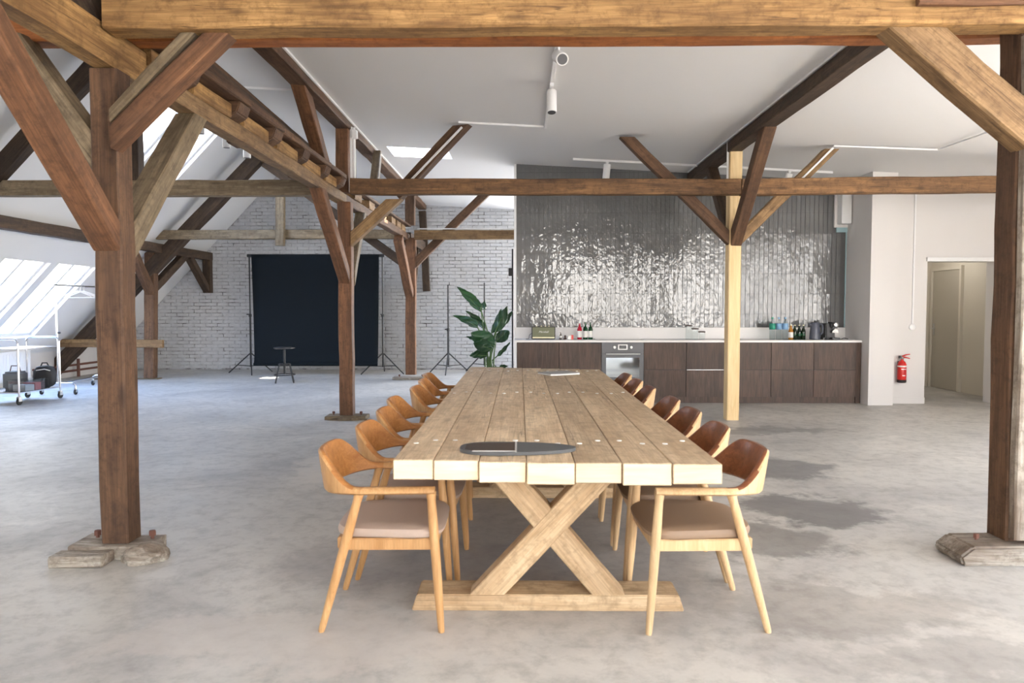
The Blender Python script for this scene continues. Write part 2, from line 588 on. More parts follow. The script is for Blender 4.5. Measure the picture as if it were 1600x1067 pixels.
def leaf_mat():
    N = NT('glossy_leaf')
    v, r = N.objvec()
    n = N.noise(v, 5, 4)
    c = N.mix(n, lin(18, 44, 22), lin(44, 92, 44))
    hs = N.node('ShaderNodeHueSaturation')
    N.l(N.math('ADD', 0.75, N.math('MULTIPLY', r, 0.5)), hs.inputs['Value'])
    N.l(c, hs.inputs['Color'])
    N.l(hs.outputs[0], N.b.inputs['Base Color'])
    N.b.inputs['Roughness'].default_value = 0.35
    return N.m


M['leaf'] = leaf_mat()
M['stalk'] = plain('green_stalk', lin(74, 104, 52), 0.5)
M['hanger'] = plain('white_plastic', (0.8, 0.8, 0.82, 1), 0.4)
M['backpack'] = plain('black_nylon', (0.02, 0.021, 0.024, 1), 0.7, bump=0.3)


def struct(o):
    o['kind'] = 'structure'
    return o


def panel(name, org, u, v, us, vs, holes, mat, nrm, depth):
    """flat sheet spanned by u and v, cut at us/vs, with holes (index cells) and reveals pushed along nrm"""
    org, u, v, nrm = Vector(org), Vector(u), Vector(v), Vector(nrm)
    mb = MB()

    def pt(a, b, k=0.0): return org + u * a + v * b + nrm * k
    for i in range(len(us) - 1):
        for j in range(len(vs) - 1):
            a0, a1, b0, b1 = us[i], us[i + 1], vs[j], vs[j + 1]
            q = [pt(a0, b0), pt(a1, b0), pt(a1, b1), pt(a0, b1)]
            if (i, j) in holes:
                q2 = [pt(a0, b0, depth), pt(a1, b0, depth), pt(a1, b1, depth), pt(a0, b1, depth)]
                for k in range(4):
                    k2 = (k + 1) % 4
                    mb.add([q[k], q[k2], q2[k2], q2[k]], [(0, 1, 2, 3)])
            else:
                mb.add(q, [(0, 1, 2, 3)])
    me = bpy.data.meshes.new(name)
    me.from_pydata(mb.v, [], mb.f)
    me.materials.append(mat)
    o = bpy.data.objects.new(name, me)
    COL.objects.link(o)
    return struct(o)


WIN = [0]


def window(org, u, v, w, h, nrm, label, mullion=True, light=True):
    """window unit in a hole: frame + pane(s), org = lower corner, u,v unit vectors, nrm points outwards"""
    WIN[0] += 1
    u, v, nrm = Vector(u).normalized(), Vector(v).normalized(), Vector(nrm).normalized()
    root = empty('window_%d' % WIN[0], org)
    struct(root); root['label'] = label

    def bar(mb, a0, a1, b0, b1, k0=-0.03, k1=0.04):
        vs = []
        for k in (k0, k1):
            for a, b in ((a0, b0), (a1, b0), (a1, b1), (a0, b1)):
                vs.append(u * a + v * b + nrm * k)
        mb.add(vs, [(0, 3, 2, 1), (4, 5, 6, 7), (0, 1, 5, 4), (1, 2, 6, 5), (2, 3, 7, 6), (3, 0, 4, 7)])
    t = 0.055
    mb = MB()
    bar(mb, 0, w, 0, t); bar(mb, 0, w, h - t, h); bar(mb, 0, t, t, h - t); bar(mb, w - t, w, t, h - t)
    mb.build('frame', M['paint'], root)
    if mullion:
        mb = MB(); bar(mb, w / 2 - 0.03, w / 2 + 0.03, t, h - t); mb.build('mullion', M['paint'], root)
    mb = MB(); bar(mb, t, w - t, t, h - t, 0.0, 0.006); mb.build('pane', M['glass'], root)
    if light:
        portal(Vector(org) + u * w / 2 + v * h / 2 + nrm * 0.08, -nrm, w, h, v)
    return root


# ------------------------------------------------------------------ room shell
def ceil_z(x): return 3.52 - 0.053 * x
def roof_z(x): return 9.887 + 1.05 * x


YB, YF = 16.3, -3.2
XR = 7.2
mb = MB(); mb.box(-9.2, XR + 0.1, YF - 0.2, YB + 0.3, -0.2, 0.0)
struct(mb.build('floor', M['floor']))

# flat ceiling with roof light
xa, xb = -3.3, XR + 0.1
sx0, sx1 = -1.86, -1.0
sy0, sy1 = 10.36, 11.02
u = Vector((1, 0, -0.053))
panel('ceiling', (xa, YF - 0.2, ceil_z(xa)), u, (0, 1, 0),
      [0, sx0 - xa, sx1 - xa, xb - xa], [0, sy0 - YF + 0.2, sy1 - YF + 0.2, YB + 0.3 - YF + 0.2],
      {(1, 1)}, M['ceil'], (0.053, 0, 1), 0.35)
window((sx0, sy0, ceil_z(sx0) + 0.3), (1, 0, -0.053), (0, 1, 0), sx1 - sx0, sy1 - sy0, (0.053, 0, 1),
       'small square roof light in the flat ceiling', mullion=False)
# raised part between the flat ceiling and the steep roof
panel('ceiling_rise', (xa, YF - 0.2, ceil_z(xa)), (-4.75 - xa, 0, roof_z(-4.75) - ceil_z(xa)), (0, 1, 0), [0, 1],
      [0, YB + 0.3 - YF + 0.2], set(), M['ceil'], (0, 0, 1), 0.1)
# steep roof slope with skylights
kx = -8.9
sl = Vector((1, 0, 1.05))
cols = []
for y0 in (0.6, 4.2, 10.6, 11.85):  # first two columns are unseen, added for daylight on the floor
    cols.append((y0, y0 + 1.05))
ys = [YF - 0.2]
for a, b in cols: ys += [a, b]
ys.append(YB + 0.3)
xs = [kx, -8.607, -7.435, -6.178, -5.035, -4.75]
holes = set()
for i in range(len(cols)):
    holes.add((1, 2 * i + 1))
    if cols[i][0] > 10: holes.add((3, 2 * i + 1))
panel('ceiling_slope', (kx, 0, roof_z(kx)), sl, (0, 1, 0), [x - kx for x in xs], ys, holes, M['ceil'], (-1.05, 0, 1), 0.11)
nr = Vector((-1.05, 0, 1)).normalized()
slu = sl.normalized()
for i, (a, b) in enumerate(cols):
    for x0, x1, nm in ((-8.607, -7.435, 'lower'), (-6.178, -5.035, 'upper')):
        if nm == 'upper' and a < 10: continue
        ln = (x1 - x0) * sl.length
        org = Vector((x0, a, roof_z(x0))) + nr * 0.1
        # u along Y, v up the slope
        window(org, (0, 1, 0), slu, b - a, ln, nr, '%s roof skylight in the steep white slope' % nm, mullion=(nm == 'lower'))
mb = MB(); mb.box(kx - 0.15, kx, YF - 0.2, YB + 0.3, 0, roof_z(kx) + 0.02)
struct(mb.build('wall_left', M['white']))

# back wall of painted brick
wall_back = struct(MB().box(-9.2, 0.25, YB, YB + 0.2, 0, 5.2).build('wall_back', M['mortar']))
bw, bh, gap = 0.244, 0.063, 0.014
brick_me = MB().box(-bw / 2, bw / 2, -0.014, 0.012, -bh / 2, bh / 2).mesh('brick', M['brick'], bevel=0.004, seg=1)
cells = []
row = 0
z = 0.03 + bh / 2
while z < 4.9:
    x = 0.12 - (row % 2) * (bw + gap) / 2
    while x > -9.0:
        top = min(ceil_z(x) if x > xa else 9, roof_z(x))
        if x < xa and x > -4.75:
            t = (x - xa) / (-4.75 - xa)
            top = ceil_z(xa) + t * (roof_z(-4.75) - ceil_z(xa))
        if z < top + 0.03:
            cells.append((x + random.uniform(-.006, .006), z + random.uniform(-.003, .003)))
        x -= bw + gap
    z += bh + gap
    row += 1


def seen(c):
    x, z = c
    return (-2.95 < x < -0.2 and 0.3 < z < 2.4) or (-7.4 < x < -6.0 and 0.2 < z < 1.9)


vis = [c for c in cells if seen(c)]
random.shuffle(vis)
own = set(vis[:300])
field = MB()
bxm = [(tuple(v.co)) for v in brick_me.vertices]
bxf = [tuple(p.vertices) for p in brick_me.polygons]
for c in cells:
    dy = random.uniform(-0.005, 0.004)
    a = random.uniform(-0.012, 0.012)
    if c in own:
        o = bpy.data.objects.new('brick', brick_me)
        COL.objects.link(o)
        o.location = (c[0], YB + dy, c[1])
        o.rotation_euler = (random.uniform(-.02, .02), a, random.uniform(-.012, .012))
        o.parent = wall_back
    else:
        ca, sa = math.cos(a), math.sin(a)
        field.add([(c[0] + x * ca - z2 * sa, YB + dy + y, c[1] + x * sa + z2 * ca) for x, y, z2 in bxm], bxf)
fo = field.build('brickwork', M['brick'], wall_back)
fo['kind'] = 'stuff'

# unseen end wall with guessed windows, side wall with windows added for light
zf = 5.0
fw = [(-3.6, -1.8), (1.2, 3.0), (3.3, 5.1), (5.3, 7.0)]
xs = [-9.2] + [q for ab in fw for q in ab] + [XR + 0.1]
panel('wall_front', (0, YF, 0), (1, 0, 0), (0, 0, 1), xs, [0, 0.5, 2.95, zf], {(1, 1), (3, 1), (5, 1), (7, 1)}, M['white'], (0, -1, 0), 0.2)
for x0, x1 in fw:
    window((x0, YF - 0.14, 0.5), (1, 0, 0), (0, 0, 1), x1 - x0, 2.45, (0, -1, 0), 'unseen tall white window guessed in the end wall')
rw = [(-2.6, -1.1), (-0.7, 1.3), (1.7, 3.7)]
ys = [YF - 0.2] + [q for ab in rw for q in ab] + [4.1]
panel('wall_right', (XR, 0, 0), (0, 1, 0), (0, 0, 1), ys, [0, 0.3, 2.95, zf], {(1, 1), (3, 1), (5, 1)}, M['white'], (1, 0, 0), 0.2)
for y0, y1 in rw:
    window((XR + 0.14, y0, 0.3), (0, 1, 0), (0, 0, 1), y1 - y0, 2.65, (1, 0, 0), 'unseen white window added in the long side wall for daylight')

panel('wall_right_far', (XR, 0, 0), (0, 1, 0), (0, 0, 1), [4.1, 4.4, 6.7, 13.1], [0, 0.45, 1.85, zf], {(1, 1)}, M['white'], (1, 0, 0), 0.2)  # low unseen opening added for light, its sun patch kept out of view
window((XR + 0.14, 4.4, 0.45), (0, 1, 0), (0, 0, 1), 2.3, 1.4, (1, 0, 0), 'unseen low wide white window added in the long side wall for daylight')

# kitchen partition, pier, corridor
YK = 11.15
mb = MB(); mb.box(-0.05, 4.9, YK, YK + 0.2, 0, 3.75)
wall_kitchen = struct(mb.build('wall_kitchen', M['grout']))
struct(MB().box(-0.085, -0.05, YK - 0.03, YK + 0.22, 0.0, 3.53).build('trim_1', M['paint']))
struct(MB().box(4.9, 5.25, 10.36, YK + 0.2, 0, 3.45).build('wall_pier', M['white']))
struct(MB().box(4.70, 4.9, YK - 0.04, YK, 2.57, 3.40).build('wall_recess', M['white']))
struct(MB().box(5.25, 5.8, 10.57, 10.8, 0, 3.45).build('wall_door', M['white']))
struct(MB().box(5.8, 6.78, 10.57, 10.8, 2.03, 3.45).build('wall_lintel', M['white']))
struct(MB().box(6.78, XR, 10.57, 10.8, 0, 3.45).build('wall_jamb', M['white']))
struct(MB().box(5.7, 5.8, 10.8, 13.0, 0, 2.6).build('wall_corridor_left', M['corridor']))
struct(MB().box(5.8, XR, 12.95, 13.1, 0, 2.6).build('wall_corridor_back', M['corridor']))
struct(MB().box(5.7, XR, 10.8, 13.0, 2.6, 2.7).build('ceiling_corridor', M['corridor']))
struct(MB().box(XR - 0.02, XR, 10.8, 12.95, 0, 2.6).build('wall_corridor_right', M['corridor']))
struct(MB().box(5.78, 6.8, 10.535, 10.57, 2.03, 2.085).build('trim_2', M['paint']))
struct(MB().box(5.25, 5.8, 10.555, 10.57, 0, 0.09).build('baseboard_right', M['white']))
# corridor door
dr = struct(empty('door_1', (XR - 0.02, 12.0, 0)))
dr['label'] = 'plain greige door in the corridor wall'
mb = MB(); mb.box(-0.035, 0.0, 0.05, 0.83, 0.005, 2.0); mb.build('leaf', M['doorpaint'], dr, bevel=0.004)
mb = MB(); mb.box(-0.05, 0.0, 0.0, 0.05, 0, 2.06); mb.box(-0.05, 0.0, 0.83, 0.88, 0, 2.06); mb.box(-0.05, 0, 0.05, 0.83, 2.0, 2.06)
mb.build('door_frame', M['corridor'], dr)
mb = MB(); mb.tube([(-0.035, 0.77, 1.02), (-0.085, 0.77, 1.02), (-0.085, 0.66, 1.02)], 0.011, 8); mb.build('handle', M['steel'], dr, smooth=True)
mb = MB(); mb.box(-0.042, -0.034, 0.75, 0.79, 0.9, 1.1); mb.build('handle_plate', M['steel'], dr)

# unseen lamp added to brighten the corridor
cl = tag(empty('corridor_fill_lamp', (6.45, 11.9, 2.6)), 'unseen round fill lamp added under the corridor ceiling', 'lamp')
MB().lathe([(0.14, -0.05), (0.16, -0.03), (0.16, 0.0)], seg=24).build('housing', M['paint'], cl, smooth=True)
ld = bpy.data.lights.new('corridor_fill_light', 'POINT'); ld.energy = 4.5; ld.color = (1.0, 0.95, 0.88); ld.shadow_soft_size = 0.1
lo_ = bpy.data.objects.new('corridor_fill_light', ld); COL.objects.link(lo_); lo_.parent = cl; lo_.location = (0, 0, -0.2)

# glazed tiles on the kitchen wall
tw, th, tg = 0.0635, 0.298, 0.004
tm = MB()
nx, nz = 2, 6
tile_me = MB().box(-tw / 2, tw / 2, -0.012, 0.0, -th / 2, th / 2).mesh('tile', M['tile'], bevel=0.003, seg=2)
tv = [tuple(v.co) for v in tile_me.vertices]
tf = [tuple(p.vertices) for p in tile_me.polygons]
tcells = []
r = 0
z = 0.98 + th / 2
while z - th / 2 < 3.5:
    x = -0.045 + tw / 2
    while x + tw / 2 < 4.86:
        lim = ceil_z(x)
        if z - th / 2 < lim - 0.02 and not (x > 4.68 and z + th / 2 > 2.51):
            tcells.append((x, z))
        x += tw + tg
    z += th + tg
    r += 1
tvis = [c for c in tcells if 1.1 < c[1] < 2.6]
random.shuffle(tvis)
town = set(tvis[:300])
tfield = MB()
for c in tcells:
    rx, rz = random.gauss(0, 0.008), random.gauss(0, 0.018)
    dy = random.uniform(-0.0012, 0.0012)
    if c in town:
        o = bpy.data.objects.new('tile', tile_me)
        COL.objects.link(o)
        o.location = (c[0], YK + dy, c[1])
        o.rotation_euler = (rx, 0, rz)
        o.parent = wall_kitchen
    else:
        R = Matrix.Rotation(rz, 3, 'Z') @ Matrix.Rotation(rx, 3, 'X')
        tfield.add([R @ Vector(p) + Vector((c[0], YK + dy, c[1])) for p in tv], tf)
to = tfield.build('tilework', M['tile'], wall_kitchen)
to['kind'] = 'stuff'
tag(MB().box(4.74, 4.885, YK - 0.20, YK - 0.041, 2.61, 3.2).build('vent_box', M['paint'], bevel=0.006),
    'white boxed duct hanging in the upper tile corner', 'vent box')
struct(MB().box(4.74, 4.899, YK - 0.03, YK - 0.001, 2.50, 2.57).build('trim_3', M['cyan']))
struct(MB().box(4.885, 4.899, YK - 0.014, YK - 0.001, 1.08, 2.50).build('trim_4', M['cyan']))


# ------------------------------------------------------------------ timber frame
def timber(name, p0, p1, w, h, mat, label=None, cat='beam', group=None, cham=0.009, roll=None, parent=None, jit=0.004, cut=None):
    p0, p1 = Vector(p0), Vector(p1)
    ax = p1 - p0
    L = ax.length
    ax.normalize()
    up = Vector((0, 0, 1)) if abs(ax.z) < 0.95 else Vector((0, 1, 0))
    if roll is not None: up = Vector(roll)
    zz = (up - ax * up.dot(ax)).normalized()
    yy = zz.cross(ax)
    n = max(2, int(L / 0.3))
    a, b, c = w / 2, h / 2, min(cham, w / 4, h / 4)
    prof = [(-a + c, -b), (a - c, -b), (a, -b + c), (a, b - c), (a - c, b), (-a + c, b), (-a, b - c), (-a, -b + c)]
    vs, fs = [], []
    for i in range(n + 1):
        oy, oz = random.uniform(-jit, jit), random.uniform(-jit, jit)
        for y, z in prof:
            vs.append((L * i / n, y + oy + random.uniform(-jit, jit) * .5, z + oz + random.uniform(-jit, jit) * .5))
    for i in range(n):
        for k in range(8):
            k2 = (k + 1) % 8
            fs.append((i * 8 + k, i * 8 + k2, (i + 1) * 8 + k2, (i + 1) * 8 + k))
    fs.append(tuple(reversed(range(8)))); fs.append(tuple(n * 8 + k for k in range(8)))
    if cut:
        # saw the two ends along world planes through p0 / p1
        for idx, cc, px_ in ((0, cut[0], 0.0), (n, cut[1], L)):
            if cc == '-': continue
            nv = {'x': Vector((1, 0, 0)), 'y': Vector((0, 1, 0)), 'z': Vector((0, 0, 1))}[cc]
            na, ny, nz = ax.dot(nv), yy.dot(nv), zz.dot(nv)
            if abs(na) < 0.15: continue
            for k in range(8):
                v_ = vs[idx * 8 + k]
                vs[idx * 8 + k] = (px_ - (v_[1] * ny + v_[2] * nz) / na, v_[1], v_[2])
    mb = MB(); mb.add(vs, fs)
    o = mb.build(name, M[mat] if isinstance(mat, str) else mat, parent)
    o.matrix_local = Matrix.Translation(p0) @ Matrix((ax, yy, zz)).transposed().to_4x4()
    if label: tag(o, label, cat, group)
    return o


Y1, Y2, Y3 = 4.045, 9.03, 14.05
XL, XRr = -2.23, 2.715

# ---- nearest bay
timber('timber_post', (XL, Y1, 0.075), (XL, Y1, 2.65), 0.15, 0.15, 'brown', 'thick brown post standing on the bolted grey pad with mortar lump', 'post')
timber('timber_post', (-2.27, Y1, 2.85), (-2.27, Y1, 3.6), 0.14, 0.14, 'brown', 'short upper post stub above the long beam, beside the golden tie beam end', 'post')
timber('timber_post', (XRr, Y1, 0.0), (XRr - 0.01, Y1, 3.3), 0.17, 0.17, 'brown', 'thick reddish brown post with whitewashed front face', 'post')
timber('whitewashed_face_board', (XRr + 0.055, Y1 - 0.115, 0.13), (XRr + 0.045, Y1 - 0.115, 2.79), 0.26, 0.06, 'weathered', 'added board standing in for the whitewashed weathered face of a thick reddish brown post', 'post')  # separate board added in place of the post's own whitish weathered face
timber('pine_packing_block', (XRr + 0.10, Y1 - 0.115, 0.0), (XRr + 0.10, Y1 - 0.115, 0.125), 0.13, 0.06, 'pale', 'pale new pine packing block under the whitewashed face board', 'block', jit=0.001)
timber('tie_beam', (-2.14, 3.90, 2.915), (4.6, 3.90, 2.925), 0.16, 0.23, 'gold', 'golden tie beam with knots, joining the mortar-padded and whitewashed-faced posts', 'beam')
timber('tie_beam', (-9.0, 4.20, 2.945), (4.6, 4.20, 2.95), 0.13, 0.19, 'orange', 'reddish rear tie beam clamped behind the golden tie beam', 'beam')
sb = tag(empty('splice_board', (2.0, 3.80, 2.94)), 'dark board bolted onto the face of the golden tie beam', 'board')
timber('board', (0.0, 0, 0), (2.4, 0, 0.0), 0.04, 0.10, 'red', parent=sb)
MB().lathe([(0.016, 0), (0.016, 0.012), (0.01, 0.018)], seg=6).build('bolt', M['rust'], sb).matrix_local = Matrix.Translation((0.05, -0.02, 0.0)) @ Matrix.Rotation(PI / 2, 4, 'X')

# long beam beside the left posts
XB = -2.20
timber('long_beam', (XB - 0.02, -2.0, 2.752), (XB - 0.02, 4.3, 2.752), 0.13, 0.195, 'gold', 'golden long beam overhead resting on the mortar-padded post', 'beam')
timber('long_beam', (XB, 4.3, 2.712), (XB, 9.12, 2.712), 0.13, 0.115, 'tan', 'cracked long beam carrying spacer blocks between mortar-padded post and backdrop post', 'beam')
timber('long_beam', (XB, 9.12, 2.712), (XB + 0.04, 14.1, 2.712), 0.13, 0.115, 'brown', 'long beam with blocks running from backdrop post to brick-wall post', 'beam')
timber('long_beam', (XB + 0.04, 14.1, 2.70), (XB + 0.06, 16.25, 2.70), 0.17, 0.22, 'dark', 'dark stub of long beam ending at the brick wall', 'beam')
ORD = ['first', 'second', 'third', 'fourth', 'fifth', 'sixth']
jy = [4.75, 5.62, 6.42, 7.25, 8.05, 8.75]
for i, y in enumerate(jy):
    y0 = (jy[i - 1] + 0.12) if i else 4.32
    timber('spacer_block', (XB + 0.005, y0, 2.823), (XB + 0.005, y - 0.12, 2.823), 0.12, 0.105, 'gold',
           ORD[i] + ' golden spacer block on the cracked long beam, counted from mortar-padded post', 'block', 'spacer blocks on the long beam')
for i, y in enumerate(jy):
    mbj = MB()
    pr = [(-2.50, 2.772), (-2.20, 2.772), (-2.10, 2.82), (-2.07, 2.905), (-2.50, 2.905)]
    n = len(pr)
    vs = [(x, -0.11, z - 2.89) for x, z in pr] + [(x, 0.11, z - 2.89) for x, z in pr]
    vs = [(x + 2.4, yy, z) for x, yy, z in vs]
    fs = [tuple(range(n)), tuple(reversed(range(n, 2 * n)))] + [(k, (k + 1) % n, n + (k + 1) % n, n + k) for k in range(n)]
    mbj.add(vs, fs)
    tag(mbj.build('joist_end', M['brown'], bevel=0.01, loc=(-2.4, y, 2.89)), ORD[i] + ' joist end over the cracked long beam, counted from mortar-padded post', 'joist', 'joist ends over the long beam')
    y0 = jy[i - 1] - 0.05 if i else 4.2
    timber('edge_plank', (-2.15, y0, 2.94), (-2.13, y + 0.10, 2.935), 0.13, 0.055, 'brown',
           ORD[i] + ' edge plank on the joist ends, counted from mortar-padded post', 'plank', 'edge planks on the joist ends')
for i in range(5):
    timber('loose_board', (-2.245 - 0.075 * i, 4.4 + 0.22 * i, 2.965 + 0.10 * i), (-2.235 - 0.075 * i, 8.95 - 0.03 * i, 2.955 + 0.075 * i), 0.06, 0.13, ('brown', 'dark')[i % 2],
           ORD[i] + ' long stacked board, counted from the edge planks towards skylights', 'board', 'stacked long boards on the joists', cham=0.005)
for i, y in enumerate((9.5, 10.4, 11.3, 12.2, 12.75, 13.3)):
    timber('spacer_block', (XB + 0.02, y, 2.828), (XB + 0.025, y + 0.38, 2.828), 0.13, 0.115, 'tan',
           ORD[i] + ' sawn block on the long beam, counted from backdrop post to brick wall', 'block', 'blocks past the backdrop post')
timber('edge_plank', (-2.15, 9.2, 2.905), (-2.10, 13.9, 2.905), 0.12, 0.035, 'brown', 'long plank on blocks leading to the brick-wall post', 'plank')

# braces on the mortar-padded post
timber('knee_brace', (XL, Y1 - 0.075, 1.76), (XL - 0.0, 3.0, 2.655), 0.15, 0.125, 'red', 'broad reddish knee brace on the mortar-padded post, on the side away from the brick wall', 'brace', cut='yz')
timber('knee_brace', (XL + 0.075, Y1 - 0.09, 2.27), (-1.585, Y1 - 0.10, 2.80), 0.13, 0.095, 'red', 'reddish brace from mortar-padded post up to the golden tie beam', 'brace', cut='xz')
timber('knee_brace', (XL + 0.075, Y1 - 0.11, 2.385), (-1.735, Y1 - 0.12, 2.80), 0.10, 0.055, 'grey', 'thin greyish brace doubled above the reddish brace under golden tie beam', 'brace', cut='xz')
timber('knee_brace', (XL + 0.01, Y1 + 0.075, 1.74), (XL + 0.02, 5.0, 2.655), 0.14, 0.14, 'grey', 'grey weathered knee brace under the cracked long beam', 'brace', cut='yz')
timber('knee_brace', (XL - 0.075, Y1 + 0.03, 2.20), (-2.82, Y1 + 0.10, 2.875), 0.13, 0.14, 'grey', 'grey brace from mortar-padded post to rear tie beam, skylight side', 'brace', cut='xz')
timber('knee_brace', (-2.27, Y1 - 0.07, 2.92), (-2.27, 3.15, 3.53), 0.13, 0.13, 'dark', 'dark upper brace above the golden long beam', 'brace', cut='yz')
# braces on the whitewashed-faced post
timber('knee_brace', (XRr - 0.085, Y1 - 0.10, 2.32), (2.03, Y1 - 0.12, 2.805), 0.14, 0.19, 'tan', 'broad tan brace from whitewashed-faced post to golden tie beam', 'brace', cut='xz')
timber('knee_brace', (XRr - 0.085, 4.38, 2.60), (2.0, 4.38, 3.25), 0.10, 0.12, 'dark', 'dark brace behind the broad tan brace at whitewashed-faced post', 'brace', cut='xz')
timber('knee_brace', (XRr + 0.085, Y1 - 0.04, 2.30), (XRr + 0.65, Y1 - 0.06, 2.805), 0.12, 0.13, 'red', 'reddish brace of whitewashed-faced post on the side wall side', 'brace', cut='xz')

# purlins under the ceiling
timber('purlin', (-2.135, -2.0, 3.575), (-2.135, 16.25, 3.575), 0.18, 0.10, 'brown', 'dark brown purlin along the ceiling lined with conduits', 'purlin')
timber('purlin', (2.585, -2.0, 3.31), (2.585, 11.11, 3.31), 0.17, 0.125, 'dark', 'dark purlin along the ceiling above the pale new post', 'purlin')

# ---- second bay
timber('timber_post', (-2.13, Y2, 0.05), (-2.13, Y2, 2.655), 0.165, 0.15, 'red', 'reddish post with paint specks standing in front of black backdrop', 'post')
timber('timber_post', (-2.15, Y2, 2.77), (-2.15, Y2, 3.55), 0.155, 0.14, 'red', 'short upper post between long beam and conduit-lined purlin', 'post')
timber('timber_stud', (-2.09, Y2 + 0.27, 2.925), (-2.09, Y2 + 0.27, 3.525), 0.06, 0.08, 'brown', 'thin upper stud next to vertical conduits under conduit-lined purlin', 'stud')
timber('timber_post', (2.60, Y2, 0.0), (2.60, Y2, 3.26), 0.15, 0.16, 'pale', 'pale new pine post standing before the kitchen', 'post', jit=0.001)
timber('tie_beam', (-6.75, 8.93, 2.81), (-2.37, 8.93, 2.81), 0.15, 0.185, 'grey', 'greyish tie beam from steep roof to backdrop post', 'beam')
timber('tie_beam', (-2.02, 8.87, 2.815), (2.62, 8.87, 2.805), 0.13, 0.185, 'umber', 'golden brown tie beam from backdrop post to pale post', 'beam')
timber('tie_beam', (2.63, 8.87, 2.805), (7.15, 8.87, 2.84), 0.13, 0.19, 'umber', 'golden brown tie beam from pale post to side wall', 'beam')
timber('knee_brace', (-2.13, Y2 - 0.075, 1.76), (-2.19, 8.02, 2.655), 0.14, 0.13, 'red', 'reddish knee brace of the backdrop post, on the side away from brick wall', 'brace', cut='yz')
timber('knee_brace', (-2.10, Y2 + 0.075, 1.74), (-2.16, 10.05, 2.655), 0.13, 0.13, 'grey', 'pale greyish knee brace of the backdrop post, on the brick wall side', 'brace', cut='yz')
timber('knee_brace', (-2.047, Y2 - 0.04, 2.20), P(618, 312, Y2 - 0.08), 0.13, 0.13, 'tan', 'tan brace from backdrop post up to golden brown tie beam', 'brace', cut='xz')
timber('ceiling_brace', P(622, 305, 9.12), P(722, 197, 8.82), 0.13, 0.14, 'brown', 'brown brace with conduit rising from tie beam to ceiling near roof light', 'brace', cut='-z')
timber('ceiling_brace', P(507, 268, 8.75), P(458, 92, 7.0), 0.14, 0.16, 'red', 'broad reddish brace between stacked boards and conduit-lined purlin', 'brace')
timber('ceiling_brace', P(583, 300, 10.0), P(590, 240, 10.5), 0.11, 0.12, 'grey', 'light grey brace under the conduit-lined purlin past the backdrop post', 'brace')
timber('knee_brace', (2.525, Y2 - 0.02, 2.225), P(979, 215.5, Y2 - 0.02), 0.12, 0.125, 'brown', 'brown brace from pale post up past tie beam to ceiling', 'brace', cut='xz')
timber('knee_brace', (2.675, Y2 - 0.02, 2.225), P(1298, 234, Y2 - 0.02), 0.12, 0.125, 'tan', 'tan brace with conduit from pale post towards side wall ceiling', 'brace', cut='xz')
timber('knee_brace', (2.615, 8.95, 2.22), (2.60, 7.85, 3.245), 0.13, 0.15, 'brown', 'brown brace of pale post reaching the dark purlin, on the side away from kitchen', 'brace', cut='yz')
timber('knee_brace', (2.585, Y2 + 0.08, 2.25), (2.585, 10.05, 3.245), 0.13, 0.14, 'dark', 'dark brace of pale post reaching the dark purlin, on the kitchen side', 'brace', cut='yz')
timber('roof_strut', P(-190, 470, 8.85), P(160, 93, 8.85), 0.16, 0.20, 'dark', 'dark sloping strut under the steep roof by the second tie beam', 'strut')
timber('hanging_post', (-4.64, 8.93, 2.90), (-4.64, 8.93, 4.75), 0.13, 0.15, 'dark', 'dark hanging post in front of the upper skylight', 'post')

# ---- third bay
timber('timber_post', P(642, 585, Y3), P(642, 372, Y3), 0.19, 0.16, 'red', 'reddish post standing near the brick wall beside light stands', 'post')
timber('timber_post', P(641, 352, Y3), P(641, 305, Y3), 0.18, 0.15, 'brown', 'short upper post over the brick-wall post', 'post')
timber('tie_beam', P(246, 367, Y3 - 0.1), P(632, 366, Y3 - 0.1), 0.14, 0.17, 'grey', 'greyish tie beam in front of brick wall ending at the steep roof', 'beam')
timber('tie_beam', P(648, 367, Y3 - 0.1), P(812, 367, Y3 - 0.1), 0.14, 0.17, 'tan', 'tan tie beam in front of brick wall beside the tiled partition', 'beam')
timber('knee_brace', P(640, 460, Y3 - 0.08), P(622, 372, 12.95), 0.15, 0.16, 'red', 'reddish knee brace of brick-wall post, on the side away from brick wall', 'brace')
timber('knee_brace', P(646, 455, Y3 + 0.08), P(650, 392, 15.1), 0.12, 0.13, 'dark', 'dark knee brace of brick-wall post, on the brick wall side', 'brace')
timber('long_brace', P(636, 415, Y3), P(414, 255, Y3), 0.14, 0.16, 'dark', 'long dark brace from brick-wall post up to sloping strut', 'brace')
timber('long_brace', P(650, 410, Y3), P(757, 304, Y3), 0.13, 0.15, 'brown', 'brown brace from brick-wall post up to ceiling by partition', 'brace', cut='xz')
timber('hanging_post', P(438, 384, Y3 - 0.22), P(438, 284, Y3 - 0.22), 0.16, 0.10, 'grey', 'short grey hanging post crossing the tie beam above backdrop', 'post')
timber('roof_strut', P(68, 596, Y3), P(425, 224, Y3), 0.20, 0.24, 'dark', 'long dark sloping strut from floor along the steep roof', 'strut')
timber('timber_post', P(235.5, 590, Y3), P(236.5, 394, Y3), 0.19, 0.17, 'brown', 'brown post by steep roof carrying the side purlin', 'post')
timber('side_purlin', (-6.87, 4.3, 2.50), (-6.87, 16.28, 2.50), 0.17, 0.17, 'dark', 'dark side purlin running along the steep roof to brick wall', 'purlin')
timber('knee_brace', P(235, 456, Y3 - 0.05), (-6.87, 12.95, 2.46), 0.15, 0.15, 'brown', 'brown knee brace under side purlin, on the trolley side of its post', 'brace')
timber('knee_brace', P(238, 452, Y3 + 0.05), (-6.87, 15.1, 2.46), 0.14, 0.15, 'dark', 'dark knee brace under side purlin, on the brick wall side of its post', 'brace')
